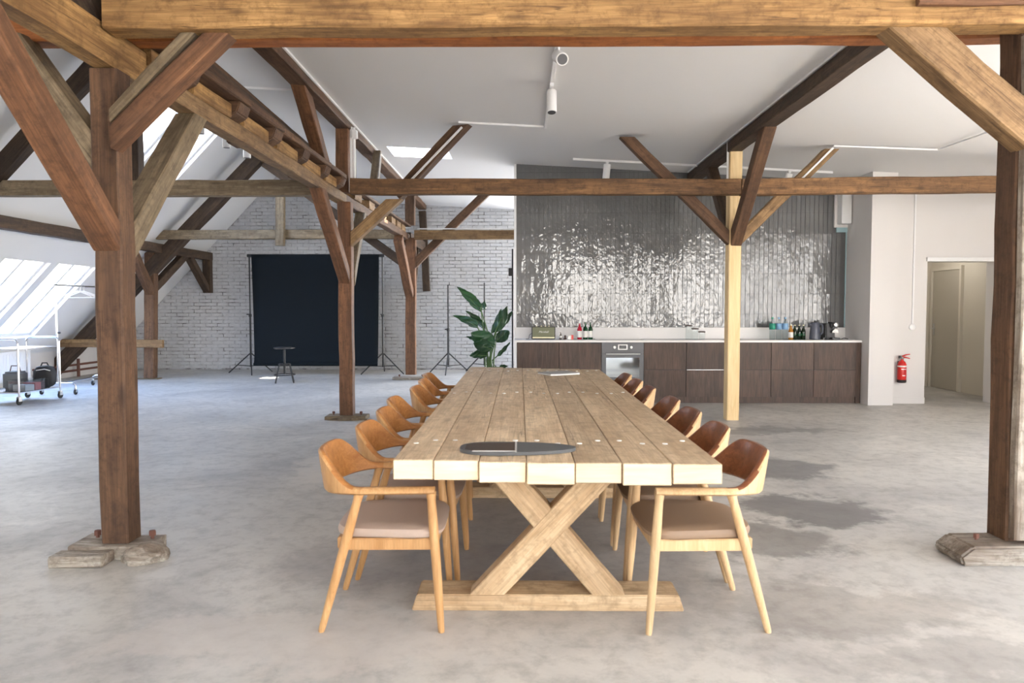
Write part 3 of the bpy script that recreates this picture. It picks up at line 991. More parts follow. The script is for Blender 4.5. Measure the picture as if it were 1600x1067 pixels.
timber('hanging_post', (-6.87, 16.18, 1.70), (-6.87, 16.18, 2.43), 0.17, 0.15, 'dark', 'dark wall post under the side purlin end', 'post')
timber('knee_brace', (-6.87, 16.16, 1.75), (-6.89, 15.3, 2.44), 0.14, 0.13, 'dark', 'dark slanting brace at the side purlin end by brick wall', 'brace')
timber('hanging_post', P(667, 455, 16.2), P(660, 330, 16.2), 0.15, 0.13, 'dark', 'dark wall post under long beam stub on brick wall', 'post')
timber('low_rail', P(92, 536, Y3 - 0.16), P(255, 537, Y3 - 0.16), 0.08, 0.15, 'tan', 'tan horizontal rail between sloping strut foot and roof post', 'rail')
timber('floor_sill', P(150, 593, Y3 + 0.02), P(250, 593, Y3 + 0.02), 0.18, 0.06, 'grey', 'low grey floor sill under the post by steep roof', 'sill')


# ------------------------------------------------------------------ post pads
def bolt(parent, x, y, z, r=0.02):
    mb = MB(); mb.lathe([(r * 0.55, 0), (r * 0.55, r), (r, r), (r, r * 2.1), (r * 0.8, r * 2.4)], (x, y, z), 6)
    return mb.build('bolt', M['rust'], parent)


def lump(name, parent, c, s, mat, seed):
    bm = bmesh.new()
    bmesh.ops.create_icosphere(bm, subdivisions=3, radius=1)
    for v in bm.verts:
        d = 1 + 0.28 * noise.noise(v.co * 1.7 + Vector((seed, 0, 0))) + 0.1 * noise.noise(v.co * 5 + Vector((0, seed, 0)))
        v.co = Vector((v.co.x * s[0] * d, v.co.y * s[1] * d, max(v.co.z * s[2] * d, -s[2] * 0.6)))
        v.co += Vector(c)
        v.co.z = max(v.co.z, 0.0)
    me = bpy.data.meshes.new(name)
    bm.to_mesh(me); bm.free()
    me.materials.append(mat)
    o = bpy.data.objects.new(name, me)
    COL.objects.link(o)
    o.parent = parent
    return o


pad = tag(empty('post_pad', (XL, Y1, 0)), 'grey bolted timber pad with mortar lump under the thick brown post', 'post base')
timber('pad_block', (-0.22, -0.01, 0.037), (0.20, -0.01, 0.037), 0.24, 0.074, 'weathered', parent=pad, jit=0.006)
timber('front_block', (-0.25, -0.19, 0.03), (0.03, -0.19, 0.03), 0.13, 0.06, 'weathered', parent=pad, jit=0.005)
lump('mortar', pad, (0.18, -0.10, 0.02), (0.13, 0.12, 0.065), M['stone'] if False else M['weathered'], 3.0)
bolt(pad, -0.15, 0.03, 0.07); bolt(pad, 0.16, 0.03, 0.07)
pad = tag(empty('post_pad', (-2.13, Y2, 0)), 'dark bolted pad under the reddish post before the backdrop', 'post base')
timber('pad_block', (-0.25, 0, 0.027), (0.25, 0, 0.027), 0.26, 0.05, 'grey', parent=pad, jit=0.006)
lump('mortar', pad, (0.0, -0.09, 0.01), (0.24, 0.08, 0.035), M['grey'], 8.0)
bolt(pad, -0.17, 0.0, 0.05, 0.018); bolt(pad, 0.17, 0.0, 0.05, 0.018)
p3 = P(642, 588, Y3)
pad = tag(empty('post_pad', (p3.x, Y3, 0)), 'flat bolted pad under the reddish post near the brick wall', 'post base')
timber('pad_block', (-0.33, 0, 0.025), (0.33, 0, 0.025), 0.3, 0.05, 'weathered', parent=pad, jit=0.005)
bolt(pad, -0.22, 0.0, 0.05, 0.018); bolt(pad, 0.22, 0.0, 0.05, 0.018)
pad = tag(empty('post_pad', (XRr - 0.16, Y1 - 0.03, 0)), 'chipped bolted pad at the foot of the whitewashed-faced post', 'post base')
mb = MB()
prf = [(-0.20, 0), (-0.22, 0.05), (-0.15, 0.105), (0.22, 0.11), (0.22, 0)]
n = len(prf)
vs = [(x, -0.15, z) for x, z in prf] + [(x, 0.11, z) for x, z in prf]
mb.add(vs, [tuple(range(n)), tuple(reversed(range(n, 2 * n)))] + [(k, (k + 1) % n, n + (k + 1) % n, n + k) for k in range(n)])
mb.build('pad_block', M['weathered'], pad, bevel=0.012)
bolt(pad, -0.06, -0.02, 0.1, 0.016)


# ------------------------------------------------------------------ table
tx0, tx1 = -0.52, 0.81
table = tag(empty('dining_table', (0.145, 5.25, 0)), 'long rustic plank dining table on crossed timber legs', 'table')
cuts = [610, 676, 749, 825, 901.5, 976, 1054, 1132]
edges = [tx0 + (c - 610) / 522.0 * (tx1 - tx0) for c in cuts]
ZT = 0.75


def split_plank(name, x0, x1, y0, y1, z0, z1, parent):
    mb = MB(); mb.box(x0, x1, y0, y1, z0, z1)
    me = mb.mesh(name, M['ttop'], bevel=0.0035, seg=1)
    me.materials.append(M['endgrain'])
    for p in me.polygons:
        if abs(p.normal.y) > 0.9: p.material_index = 1
    # local origin at plank middle
    cx, cy, cz = (x0 + x1) / 2, (y0 + y1) / 2, (z0 + z1) / 2
    me.transform(Matrix.Translation((-cx, -cy, -cz)))
    o = bpy.data.objects.new(name, me)
    COL.objects.link(o)
    o.parent = parent
    o.location = (cx, cy, cz)
    return o


thk = [0.083, 0.083, 0.088, 0.090, 0.086, 0.092, 0.084]
for i in range(7):
    t = i / 6.0
    y0 = 2.975 - 0.07 * t + random.uniform(-0.012, 0.012) - 5.25
    y1 = 7.72 - 0.27 * t - 5.25
    split_plank('plank', edges[i] - 0.145 + 0.0012, edges[i + 1] - 0.145 - 0.0012, y0, y1, ZT - thk[i], ZT + random.uniform(-0.003, 0.0), table)
plug_me = MB().lathe([(0.0125, -0.004), (0.0125, 0.0012), (0.009, 0.002)], seg=10).mesh('plug', M['label_white'])
for yc in (3.38, 5.36, 7.25):
    for i in range(7):
        for k, fx in ((0, 0.27), (1, 0.75)):
            if yc > 7: pass
            o = bpy.data.objects.new('plug', plug_me)
            COL.objects.link(o); o.parent = table
            o.location = (edges[i] + (edges[i + 1] - edges[i]) * fx - 0.145, yc - 5.25 + (0.045 if (i + k) % 2 else -0.03), ZT)
    yl = yc - 5.25 - 0.02
    mb = MB()
    prf = [(-0.635, 0), (-0.61, 0.075), (0.575, 0.075), (0.60, 0)]
    vs = [(x, yl - 0.09, z) for x, z in prf] + [(x, yl + 0.09, z) for x, z in prf]
    mb.add(vs, [(0, 1, 2, 3), (7, 6, 5, 4)] + [(k, (k + 1) % 4, 4 + (k + 1) % 4, 4 + k) for k in range(4)])
    mb.build('foot_beam', M['tend'], table, bevel=0.005)
    timber('cross_leg', (-0.245, yl - 0.03, ZT - 0.09), (0.255, yl - 0.03, 0.075), 0.112, 0.115, 'tend', parent=table, jit=0.001, cham=0.005, cut='zz')
    timber('cross_leg', (-0.29, yl - 0.034, 0.075), (0.255, yl - 0.034, ZT - 0.09), 0.112, 0.115, 'tend', parent=table, jit=0.001, cham=0.005, cut='zz')
    timber('batten', (-0.5, yl + 0.02, ZT - 0.10), (0.5, yl + 0.02, ZT - 0.10), 0.12, 0.05, 'tend', parent=table, jit=0.001)
# trim cross legs to the foot and top: fine, their ends are buried in them

# dark oval inset board on the table
ob = tag(empty('oval_board', (0.0, 3.19, ZT)), 'dark stone oval board with brown inlay lying at the table end', 'board')
poly = []
for k in range(48):
    a = 2 * PI * k / 48
    if math.cos(a) < 0:
        ca, sa = math.cos(a), math.sin(a)
        x = -0.10 - 0.16 * abs(ca) ** 0.85; y = 0.125 * (abs(sa) ** 0.8) * (1 if sa > 0 else -1)
    else:
        ca, sa = math.cos(a), math.sin(a)
        x = -0.10 + 0.345 * ca; y = 0.125 * (abs(sa) ** 1.0) * (1 if sa > 0 else -1)
    poly.append((x, y))
mb = MB(); mb.prism(poly, 0.0, 0.014); mb.build('slab', M['stone'], ob)
ip = [(-0.235, -0.05), (-0.2, -0.09), (-0.02, -0.1), (-0.02, 0.1), (-0.2, 0.085), (-0.235, 0.05)]
mb = MB(); mb.prism(ip, 0.0135, 0.0155); tag(mb.build('inlay', M['browninlay'], ob), 'glossy dark brown inlay')
mb = MB(); mb.box(-0.02, -0.012, -0.118, 0.118, 0.013, 0.017); mb.box(-0.2, -0.02, -0.106, -0.10, 0.013, 0.017); tag(mb.build('metal_strip', M['laptop'], ob), 'thin pale metal strip')
# laptop
lp = tag(empty('closed_laptop', PZ(873, 584.5, ZT), math.radians(28)), 'thin pale closed laptop lying at the kitchen end of table', 'laptop')
mb = MB(); mb.box(-0.16, 0.16, -0.12, 0.12, 0.0, 0.010); mb.build('base', M['laptop'], lp, bevel=0.003)
mb = MB(); mb.box(-0.16, 0.16, -0.12, 0.12, 0.011, 0.018); mb.build('lid', M['grey_plastic'], lp, bevel=0.003)


# ------------------------------------------------------------------ chairs
def make_chair(wl, wb, seat_mat, outer):
    """armchair facing +x"""
    root = empty('dining_chair')
    legs = [((0.255, 0.245, 0), (0.212, 0.235, 0.60)), ((-0.255, 0.235, 0), (-0.085, 0.245, 0.60))]
    for (a, b) in legs:
        for s in (-1, 1):
            A = Vector((a[0], a[1] * s, a[2])); B = Vector((b[0], b[1] * s, b[2]))
            pts = [A.lerp(B, t) for t in (0, 0.03, 0.35, 0.7, 0.93, 1.0)]
            MB().tube(pts, [0.0125, 0.0145, 0.019, 0.021, 0.018, 0.022], 10).build('leg', wl, root, smooth=True)
    # rails
    for s in (-1, 1):
        mb = MB(); mb.box(-0.165, 0.235, s * 0.232 - 0.011, s * 0.232 + 0.011, 0.352, 0.402); mb.build('side_rail', wl, root, bevel=0.004)
    mb = MB(); mb.box(0.215, 0.238, -0.235, 0.235, 0.352, 0.402); mb.build('front_rail', wl, root, bevel=0.004)
    mb = MB(); mb.box(-0.185, -0.162, -0.225, 0.225, 0.352, 0.402); mb.build('back_rail', wl, root, bevel=0.004)
    # cushion
    vs, fs = [], []
    N1, rings = 40, [(0.94, 0.398), (1.0, 0.408), (1.015, 0.424), (0.985, 0.440), (0.88, 0.449), (0.6, 0.446), (0.25, 0.441)]
    for sc, z in rings:
        for k in range(N1):
            a = 2 * PI * k / N1
            ca, sa = math.cos(a), math.sin(a)
            ex = 0.42
            x = 0.03 + 0.232 * sc * math.copysign(abs(ca) ** ex, ca)
            wd = 0.243 + 0.02 * (x / 0.25)
            y = wd * sc * math.copysign(abs(sa) ** ex, sa)
            dz = -0.012 * max(0, (x - 0.16) / 0.1) ** 2 if z > 0.43 else 0
            vs.append((x, y, z + dz))
    for i in range(len(rings) - 1):
        for k in range(N1):
            k2 = (k + 1) % N1
            fs.append((i * N1 + k, i * N1 + k2, (i + 1) * N1 + k2, (i + 1) * N1 + k))
    fs.append(tuple(reversed(range(N1)))); fs.append(tuple((len(rings) - 1) * N1 + k for k in range(N1)))
    mb = MB(); mb.add(vs, fs); mb.build('seat', seat_mat, root, smooth=True)
    # backrest and arms, one swept rail
    S = 56
    vs, fs = [], []
    for i in range(S + 1):
        t = -1 + 2.0 * i / S          # -1 arm end, 0 rear centre, 1 other arm end
        s = 1 if t > 0 else -1
        q = abs(t)
        if q < 0.62:
            a = q / 0.62 * PI / 2
            x = -0.055 - 0.205 * math.cos(a) ** 0.9
            y = 0.252 * math.sin(a) ** 0.82
        else:
            k = (q - 0.62) / 0.38
            x = -0.055 + 0.285 * k
            y = 0.252 - 0.012 * k
        y *= s
        # outward direction
        c = Vector((0.02, 0, 0)); o = Vector((x, y, 0)) - c
        if q >= 0.62: o = Vector((0, s, 0))
        else:
            o = Vector((-math.cos(q / 0.62 * PI / 2), s * math.sin(q / 0.62 * PI / 2), 0))
        hgt = 1 - min(1, max(0, (q - 0.17) / 0.38)); hgt = hgt * hgt * (3 - 2 * hgt)
        z0 = 0.592 - 0.012 * hgt
        z1 = 0.622 + 0.135 * hgt
        th = 0.019 + 0.008 * (1 - hgt)
        if q > 0.9:
            kk = (q - 0.9) / 0.1
            th *= 1 - 0.25 * kk
        lean = 0.028 * hgt
        p = Vector((x, y, 0))
        m_ = (z0 + z1) / 2
        sect = [(-th * .6, z0, 0), (th * .6, z0, 0), (th, z0 + 0.008, 0), (th * 0.9, m_, .5), (th * .75, z1 - 0.008, 1), (th * .35, z1, 1), (-th * .35, z1, 1), (-th * .75, z1 - 0.008, 1), (-th * 0.9, m_, .5), (-th, z0 + 0.008, 0)]
        for w_, z_, l_ in sect:
            pt = p + o * (w_ + lean * l_)
            vs.append((pt.x, pt.y, z_))
    K = 10
    for i in range(S):
        for k in range(K):
            k2 = (k + 1) % K
            fs.append((i * K + k, i * K + k2, (i + 1) * K + k2, (i + 1) * K + k))
    fs.append(tuple(reversed(range(K)))); fs.append(tuple(S * K + k for k in range(K)))
    mb = MB(); mb.add(vs, fs)
    me = mb.mesh('backrest', wb, smooth=True)
    me.materials.append(outer)
    for p in me.polygons:
        c = p.center
        o = Vector((c.x - 0.0, c.y, 0))
        outw = p.normal.x * (-1 if c.x < -0.05 else 0) + p.normal.y * (1 if c.y > 0 else -1) * (0.7 if c.x < -0.05 else 1)
        if c.x > -0.06 or outw > 0.35: p.material_index = 1
    o = bpy.data.objects.new('backrest', me); COL.objects.link(o); o.parent = root
    return root


# oak meshes use z-grain for legs; backrest keeps its own grain
left_chair = make_chair(M['oakleg'], M['honey'], M['seatfab'], M['oakleg'])
right_chair = make_chair(M['paleoak'], M['redoak'], M['seatfab2'], M['paleoak'])
left_pos = [(-0.59, 3.29, 0.02), (-0.56, 3.88, -0.02), (-0.565, 4.45, 0.02), (-0.60, 5.0, 0.01), (-0.55, 5.71, -0.02), (-0.565, 6.28, 0.02), (-0.60, 6.84, -0.03)]
right_pos = [(0.79, 3.29, 0.03), (0.79, 3.87, -0.02), (0.785, 4.44, 0.02), (0.78, 5.0, 0.0), (0.75, 5.71, -0.03), (0.745, 6.27, 0.02), (0.735, 6.83, 0.03)]
ordn = ['first', 'second', 'third', 'fourth', 'fifth', 'sixth', 'seventh']
for i, (x, y, r) in enumerate(left_pos):
    c = left_chair if i == 0 else copy_tree(left_chair)
    c.location = (x, y, 0); c.rotation_euler = (0, 0, r)
    if i == 0:
        tag(c, 'honey oak armchair at the table end by the oval board', 'chair', 'honey oak armchairs along the table')
    else:
        tag(c, 'honey oak armchair, %s counted from the oval-board end of the table' % ordn[i], 'chair', 'honey oak armchairs along the table')
for i, (x, y, r) in enumerate(right_pos):
    c = right_chair if i == 0 else copy_tree(right_chair)
    c.location = (x, y, 0); c.rotation_euler = (0, 0, PI + r)
    if i == 0:
        tag(c, 'pale armchair with red-brown back at the table end by the oval board', 'chair', 'red-brown backed armchairs along the table')
    else:
        tag(c, 'pale armchair with red-brown back, %s counted from the oval-board end' % ordn[i], 'chair', 'red-brown backed armchairs along the table')

# ------------------------------------------------------------------ kitchen
YU = 10.57
Z0 = 0.875
uw = 0.608
ux = [-0.04 + uw * i for i in range(9)]
kinds = ['door', 'door', 'oven', 'drawer', 'drawer_light', 'drawer', 'drawer', 'drawer']
cab_labels = ['dark oak cabinet with plain door under the fabric loudspeaker', 'dark oak cabinet with plain door beside the oven', None,
              'dark oak drawer unit on the far side of the oven', 'dark oak drawer unit with bright metal gap before the pale post',
              'dark oak drawer unit directly behind the pale post', 'dark oak drawer unit under the water bottles', 'dark oak drawer unit under the coffee machine']
for i, kd in enumerate(kinds):
    x0 = ux[i]
    if kd == 'oven':
        ov = tag(empty('built_in_oven', (x0 + uw / 2, YU, 0)), 'built-in anthracite oven with mirrored glass door', 'oven')
        h = uw / 2 - 0.003
        MB().box(-h, h, 0.02, 0.55, 0.09, Z0).build('body', M['anthracite'], ov)
        MB().box(-h, h, 0.0, 0.02, Z0 - 0.135, Z0 - 0.004).build('control_panel', M['anthracite'], ov, bevel=0.002)
        for s in (-1, 1):
            k = MB().lathe([(0.021, 0), (0.021, 0.022), (0.018, 0.026)], seg=16).build('knob', M['laptop'], ov, smooth=True)
            k.matrix_local = Matrix.Translation((0.12 * s, 0.0, Z0 - 0.07)) @ Matrix.Rotation(PI / 2, 4, 'X')
        mb = MB(); mb.box(-0.068, 0.068, -0.004, 0.0, Z0 - 0.105, Z0 - 0.03); dp = mb.build('display_frame', M['laptop'], ov, bevel=0.0015)
        mb = MB(); mb.box(-0.052, 0.052, -0.007, -0.004, Z0 - 0.092, Z0 - 0.042); mb.build('display', M['darkglass'], ov)
        MB().box(-h, h, -0.004, 0.02, 0.225, Z0 - 0.14).build('oven_door', M['anthracite'], ov, bevel=0.002)
        MB().box(-0.24, 0.24, -0.009, -0.003, 0.375, 0.655).build('door_glass', M['ovenglass'], ov)
        mb = MB(); mb.tube([(-0.245, -0.045, 0.71), (0.245, -0.045, 0.71)], 0.011, 10)
        mb.tube([(-0.235, -0.004, 0.71), (-0.235, -0.045, 0.71)], 0.009, 8); mb.tube([(0.235, -0.004, 0.71), (0.235, -0.045, 0.71)], 0.009, 8)
        mb.build('handle', M['steel'], ov, smooth=True)
        MB().box(-h, h, 0.0, 0.02, 0.09, 0.22).build('lower_panel', M['anthracite'], ov)
        MB().box(-h, h, 0.05, 0.07, 0.0, 0.09).build('plinth', M['walnut'], ov)
        continue
    cb = tag(empty('kitchen_cabinet', (x0 + uw / 2, YU, 0)), cab_labels[i], 'cabinet', 'dark oak kitchen cabinets')
    h = uw / 2
    MB().box(-h, h, 0.02, 0.55, 0.09, Z0).build('body', M['black'], cb)
    MB().box(-h, h, 0.035, 0.055, 0.0, 0.088).build('plinth', M['walnut'], cb)
    if kd == 'door':
        mb = MB(); mb.box(-h + 0.003, h - 0.003, 0.0, 0.02, 0.092, Z0 - 0.006); d = mb.build('door', M['walnut'], cb, bevel=0.0015)
        if i == 1:
            MB().box(h - 0.16, h - 0.02, -0.012, 0.0, Z0 - 0.018, Z0 - 0.004).build('handle', M['black'], cb)
    else:
        for z0, z1 in ((0.092, 0.478), (0.484, Z0 - 0.006)):
            MB().box(-h + 0.003, h - 0.003, 0.0, 0.02, z0, z1).build('drawer', M['walnut'], cb, bevel=0.0015)
        if kd == 'drawer_light':
            MB().box(-h + 0.01, h - 0.01, -0.003, 0.01, 0.478, 0.484).build('metal_edge', M['steel'], cb)
mb = MB(); mb.box(-0.075, -0.044, YU - 0.005, YK, 0, Z0); tag(mb.build('end_panel', M['paint']), 'white end panel closing the kitchen row at partition', 'panel')
mb = MB(); mb.box(ux[8] + 0.002, 4.895, YU + 0.01, YK, 0, Z0); tag(mb.build('filler_panel', M['walnut']), 'narrow dark filler panel between kitchen row and pier', 'panel')
mb = MB(); mb.box(-0.075, 4.895, YU - 0.015, YK - 0.005, Z0 + 0.001, Z0 + 0.032)
wt = tag(mb.build('worktop', M['worktop'], bevel=0.003), 'thin white worktop running over the dark kitchen cabinets', 'worktop')
mb = MB(); mb.box(-0.075, 4.895, YK - 0.04, YK - 0.013, Z0 + 0.0325, 1.075)
tag(mb.build('upstand', M['worktop'], bevel=0.002), 'white upstand strip behind the worktop under the tiles', 'upstand')
ZW = Z0 + 0.033
mb = MB(); mb.box(ux[2] - 0.08, ux[3] + 0.0, YU + 0.03, YU + 0.5, ZW, ZW + 0.006)
tag(mb.build('induction_hob', M['darkglass']), 'flat black hob set on the worktop above the oven', 'hob')


def item(px, Y=10.8):
    return (P(px, 530, Y).x, Y, ZW)


# loudspeaker with lettering
x, y, z = item(849, 10.80)
sp = tag(empty('loudspeaker', (x, y, z)), 'retro loudspeaker with olive cloth front on the worktop', 'speaker')
MB().box(-0.173, 0.173, -0.06, 0.08, 0.004, 0.188).build('cabinet', M['black'], sp, bevel=0.006)
MB().box(-0.160, 0.160, -0.064, -0.059, 0.038, 0.178).build('grille_cloth', M['fabric_green'], sp)
MB().box(-0.160, 0.160, -0.065, -0.059, 0.02, 0.036).build('brass_strip', M['brass'], sp)
for xx in (-0.1, -0.03, 0.03, 0.08):
    MB().lathe([(0.011, 0), (0.011, 0.012)], (xx, 0.0, 0.188), 10).build('knob', M['brass'], sp)


def text_mesh(name, body, size, mat, parent, loc, rot=(PI / 2, 0, 0), shear=0.0, ext=0.001):
    cu = bpy.data.curves.new(name, 'FONT')
    cu.body = body; cu.size = size; cu.extrude = ext; cu.align_x = 'CENTER'; cu.align_y = 'CENTER'; cu.shear = shear
    t = bpy.data.objects.new(name + '_tmp', cu)
    COL.objects.link(t)
    bpy.context.view_layer.update()
    dg = bpy.context.evaluated_depsgraph_get()
    me = bpy.data.meshes.new_from_object(t.evaluated_get(dg))
    bpy.data.objects.remove(t)
    me.materials.clear(); me.materials.append(mat)
    o = bpy.data.objects.new(name, me)
    COL.objects.link(o); o.parent = parent; o.location = loc; o.rotation_euler = rot
    return o


text_mesh('lettering', 'Marshall', 0.042, M['label_white'], sp, (0.0, -0.0652, 0.112), shear=0.35)
c1 = P(826, 527, 10.82)
tag(MB().tube([(c1.x - 0.04, 10.84, ZW + 0.004), (c1.x, 10.84, ZW + 0.006), (c1.x + 0.012, 10.86, ZW + 0.06), (c1.x + 0.05, 10.9, ZW + 0.09)], 0.004, 6).build('power_cable', M['black'], smooth=True),
    'thin black cable curling beside the loudspeaker', 'cable')


def bottle(px, Y, prof, mat, label, cat, lab=None, labmat=None, cap=None, capmat=None, group=None, name='bottle'):
    x, y, z = item(px, Y)
    b = tag(empty(name, (x, y, z)), label, cat, group)
    MB().lathe(prof, seg=18).build('body', mat, b, smooth=True)
    if lab:
        r, z0, z1 = lab
        MB().lathe([(r * 0.98, z0), (r, z0 + 0.001), (r, z1 - 0.001), (r * 0.98, z1)], seg=18).build('label_band', labmat, b, smooth=True)
    if cap:
        r, z0, z1 = cap
        MB().lathe([(r, z0), (r, z1)], seg=12).build('cap', capmat, b, smooth=True)
    return b


wine = [(0.030, 0), (0.034, 0.006), (0.034, 0.15), (0.026, 0.175), (0.013, 0.195), (0.012, 0.235), (0.013, 0.24)]
bottle(876, 10.8, [(0.018, 0), (0.02, 0.004), (0.02, 0.06), (0.008, 0.075), (0.007, 0.09)], M['brownglass'], 'small brown bottle with white label beside the loudspeaker', 'bottle', (0.0206, 0.02, 0.055), M['label_white'], (0.009, 0.088, 0.105), M['black'])
x, y, z = item(883, 10.78)
bw_ = tag(empty('small_pepper_mill', (x, y, z)), 'small dark mill lying before the coral box', 'mill')
MB().lathe([(0.02, 0), (0.024, 0.008), (0.012, 0.03), (0.016, 0.05), (0.006, 0.065)], seg=12).build('body', M['lid'], bw_, smooth=True)
x, y, z = item(891, 10.8)
bx_ = tag(empty('small_carton', (x, y, z)), 'small coral and white carton on the worktop', 'carton')
MB().box(-0.04, 0.012, -0.03, 0.03, 0.0, 0.055).build('white_end', M['label_white'], bx_, bevel=0.002)
MB().box(0.0125, 0.045, -0.03, 0.03, 0.0, 0.065).build('coral_end', M['coral'], bx_, bevel=0.002)
wl_ = (0.0345, 0.03, 0.125)
bottle(905.5, 10.8, wine, M['red_liquid'], 'red bottle with white label on the worktop', 'bottle', wl_, M['label_white'], (0.014, 0.235, 0.265), M['label_white'])
bottle(914.5, 10.8, wine, M['green_glass'], 'green bottle next to the red bottle on worktop', 'bottle', wl_, M['label_white'], (0.014, 0.235, 0.25), M['green_glass'])
bottle(922.5, 10.8, wine, M['green_glass'], 'green bottle nearer the hob on worktop', 'bottle', wl_, M['label_white'], (0.014, 0.235, 0.25), M['green_glass'])
for k, (px, hh) in enumerate(((1076, 0.19), (1086, 0.145), (1096.5, 0.10))):
    x, y, z = item(px, 10.85)
    j = tag(empty('glass_jar', (x, y, z)), ['tallest', 'middle-height', 'lowest'][k] + ' glass jar with dark lid on the worktop', 'jar', 'glass jars with dark lids')
    MB().lathe([(0.042, 0), (0.045, 0.004), (0.045, hh)], seg=20).build('body', M['jarglass'], j, smooth=True)
    MB().lathe([(0.044, hh), (0.052, hh + 0.002), (0.052, hh + 0.016), (0.04, hh + 0.02)], seg=20).build('lid', M['lid'], j, smooth=True)
water = [(0.036, 0), (0.041, 0.008), (0.041, 0.14), (0.042, 0.145), (0.042, 0.225), (0.03, 0.26), (0.014, 0.285), (0.013, 0.3)]
for px, lm, lb in ((1206.5, 'label_green', 'water bottle with green sleeve on the worktop'), (1216.5, 'label_blue', 'water bottle with blue sleeve next to the green-sleeved one'), (1226.5, 'label_blue', 'water bottle with blue sleeve next to the amber bottle')):
    bottle(px, 10.8, water, M['clearpl'], lb, 'bottle', (0.0432, 0.148, 0.235), M[lm], (0.017, 0.298, 0.325), M[lm], group='water bottles')
beer = [(0.027, 0), (0.03, 0.006), (0.03, 0.12), (0.022, 0.15), (0.013, 0.175), (0.012, 0.205)]
bottle(1235.5, 10.76, [(r * 1.15, z * 1.02) for r, z in beer], M['amber'], 'amber bottle with cream label on the worktop', 'bottle', (0.0352, 0.03, 0.11), M['label_white'], (0.0145, 0.205, 0.218), M['brass'])
for k, px in enumerate((1241.5, 1248.5, 1255)):
    bottle(px, 10.78, beer, M['dkgreen'], ['dark green small bottle next to the amber one', 'middle dark green small bottle of three', 'dark green small bottle next to the kettle'][k], 'bottle', (0.0306, 0.05, 0.09), M['green_glass'], (0.0135, 0.203, 0.214), M['brass'], group='dark green small bottles')
# kettle
x, y, z = item(1273, 10.8)
kt = tag(empty('kettle', (x, y, z)), 'tall slate blue kettle on the worktop', 'kettle')
MB().lathe([(0.072, 0), (0.078, 0.006), (0.072, 0.1), (0.058, 0.235), (0.05, 0.25), (0.02, 0.256)], seg=24).build('body', M['kettle'], kt, smooth=True)
MB().tube([(0.06, 0, 0.225), (0.10, 0, 0.22), (0.115, 0, 0.18), (0.11, 0, 0.1), (0.075, 0, 0.06)], 0.012, 8).build('handle', M['kettle'], kt, smooth=True)
MB().tube([(-0.05, 0, 0.2), (-0.085, 0, 0.235)], [0.02, 0.012], 8).build('spout', M['kettle'], kt, smooth=True)
MB().lathe([(0.016, 0.255), (0.018, 0.27), (0.006, 0.276)], seg=12).build('lid_knob', M['black'], kt, smooth=True)
# coffee machine
x, y, z = item(1299.5, 10.78)
cm = tag(empty('coffee_machine', (x, y, z)), 'compact black capsule coffee machine on the worktop', 'coffee machine')
MB().box(-0.085, 0.05, 0.0, 0.2, 0.0, 0.235).build('body', M['black'], cm, bevel=0.012)
MB().box(-0.03, 0.085, -0.06, 0.14, 0.165, 0.255).build('head', M['black'], cm, bevel=0.02)
d_ = MB().lathe([(0.034, 0), (0.036, 0.012), (0.028, 0.018)], seg=20).build('dial', M['chrome'], cm, smooth=True)
d_.matrix_local = Matrix.Translation((0.032, -0.06, 0.215)) @ Matrix.Rotation(PI / 2, 4, 'X')
mb = MB(); mb.prism([(0.045 * math.cos(PI * k / 12), 0.055 * math.sin(PI * k / 12)) for k in range(13)], 0, 0.02)
d_ = mb.build('outlet_cover', M['label_white'], cm); d_.matrix_local = Matrix.Translation((0.032, -0.03, 0.10)) @ Matrix.Rotation(PI / 2, 4, 'X')
MB().box(-0.03, 0.09, -0.09, 0.02, 0.0, 0.03).build('drip_tray', M['black'], cm, bevel=0.006)
MB().box(-0.115, -0.088, 0.02, 0.16, 0.0, 0.03).build('side_foot', M['black'], cm)
x, y, z = item(1322, 10.85)
tag(MB().tube([(x - 0.07, y, ZW + 0.006), (x - 0.02, y + 0.02, ZW + 0.02), (x + 0.03, y, ZW + 0.006)], 0.006, 6).build('power_cable', M['black'], smooth=True), 'thin black cable beside the coffee machine', 'cable')
x, y, z = item(1331, 10.8)
tag(MB().lathe([(0.03, 0), (0.042, 0.012), (0.04, 0.013), (0.028, 0.004)], (x, y, ZW), 16).build('saucer', M['worktop'], smooth=True), 'small white saucer at the worktop end', 'saucer')

# ------------------------------------------------------------------ fire extinguisher and switch
p = P(1409.5, 598, 10.47)
fe = tag(empty('fire_extinguisher', (p.x, 10.485, p.z)), 'red fire extinguisher hung on the white wall beside the doorway', 'extinguisher')
MB().lathe([(0.05, 0), (0.06, 0.008), (0.06, 0.045)], seg=24).build('base_ring', M['rubber'], fe, smooth=True)
MB().lathe([(0.058, 0.045), (0.06, 0.05), (0.06, 0.255), (0.045, 0.295), (0.02, 0.315), (0.018, 0.335)], seg=24).build('cylinder', M['fire_red'], fe, smooth=True)
MB().lathe([(0.0604, 0.225), (0.0606, 0.226), (0.0606, 0.245), (0.0604, 0.246)], seg=24).build('label_band', M['label_white'], fe, smooth=True)
for zz, w in ((0.19, 0.6), (0.10, 0.35)):
    mb = MB(); vs = []
    for k in range(9):
        a = -PI / 2 - w + 2 * w * k / 8
        for z_ in (zz, zz + 0.012): vs.append((0.0612 * math.cos(a), 0.0612 * math.sin(a), z_))
    mb.add(vs, [(2 * k, 2 * k + 2, 2 * k + 3, 2 * k + 1) for k in range(8)])
    mb.build('print_line', M['label_white'], fe)
MB().lathe([(0.016, 0.335), (0.02, 0.34), (0.02, 0.365), (0.012, 0.37)], seg=12).build('valve', M['steel'], fe, smooth=True)
MB().box(-0.045, -0.018, -0.015, 0.015, 0.345, 0.385).build('gauge', M['black'], fe, bevel=0.004)
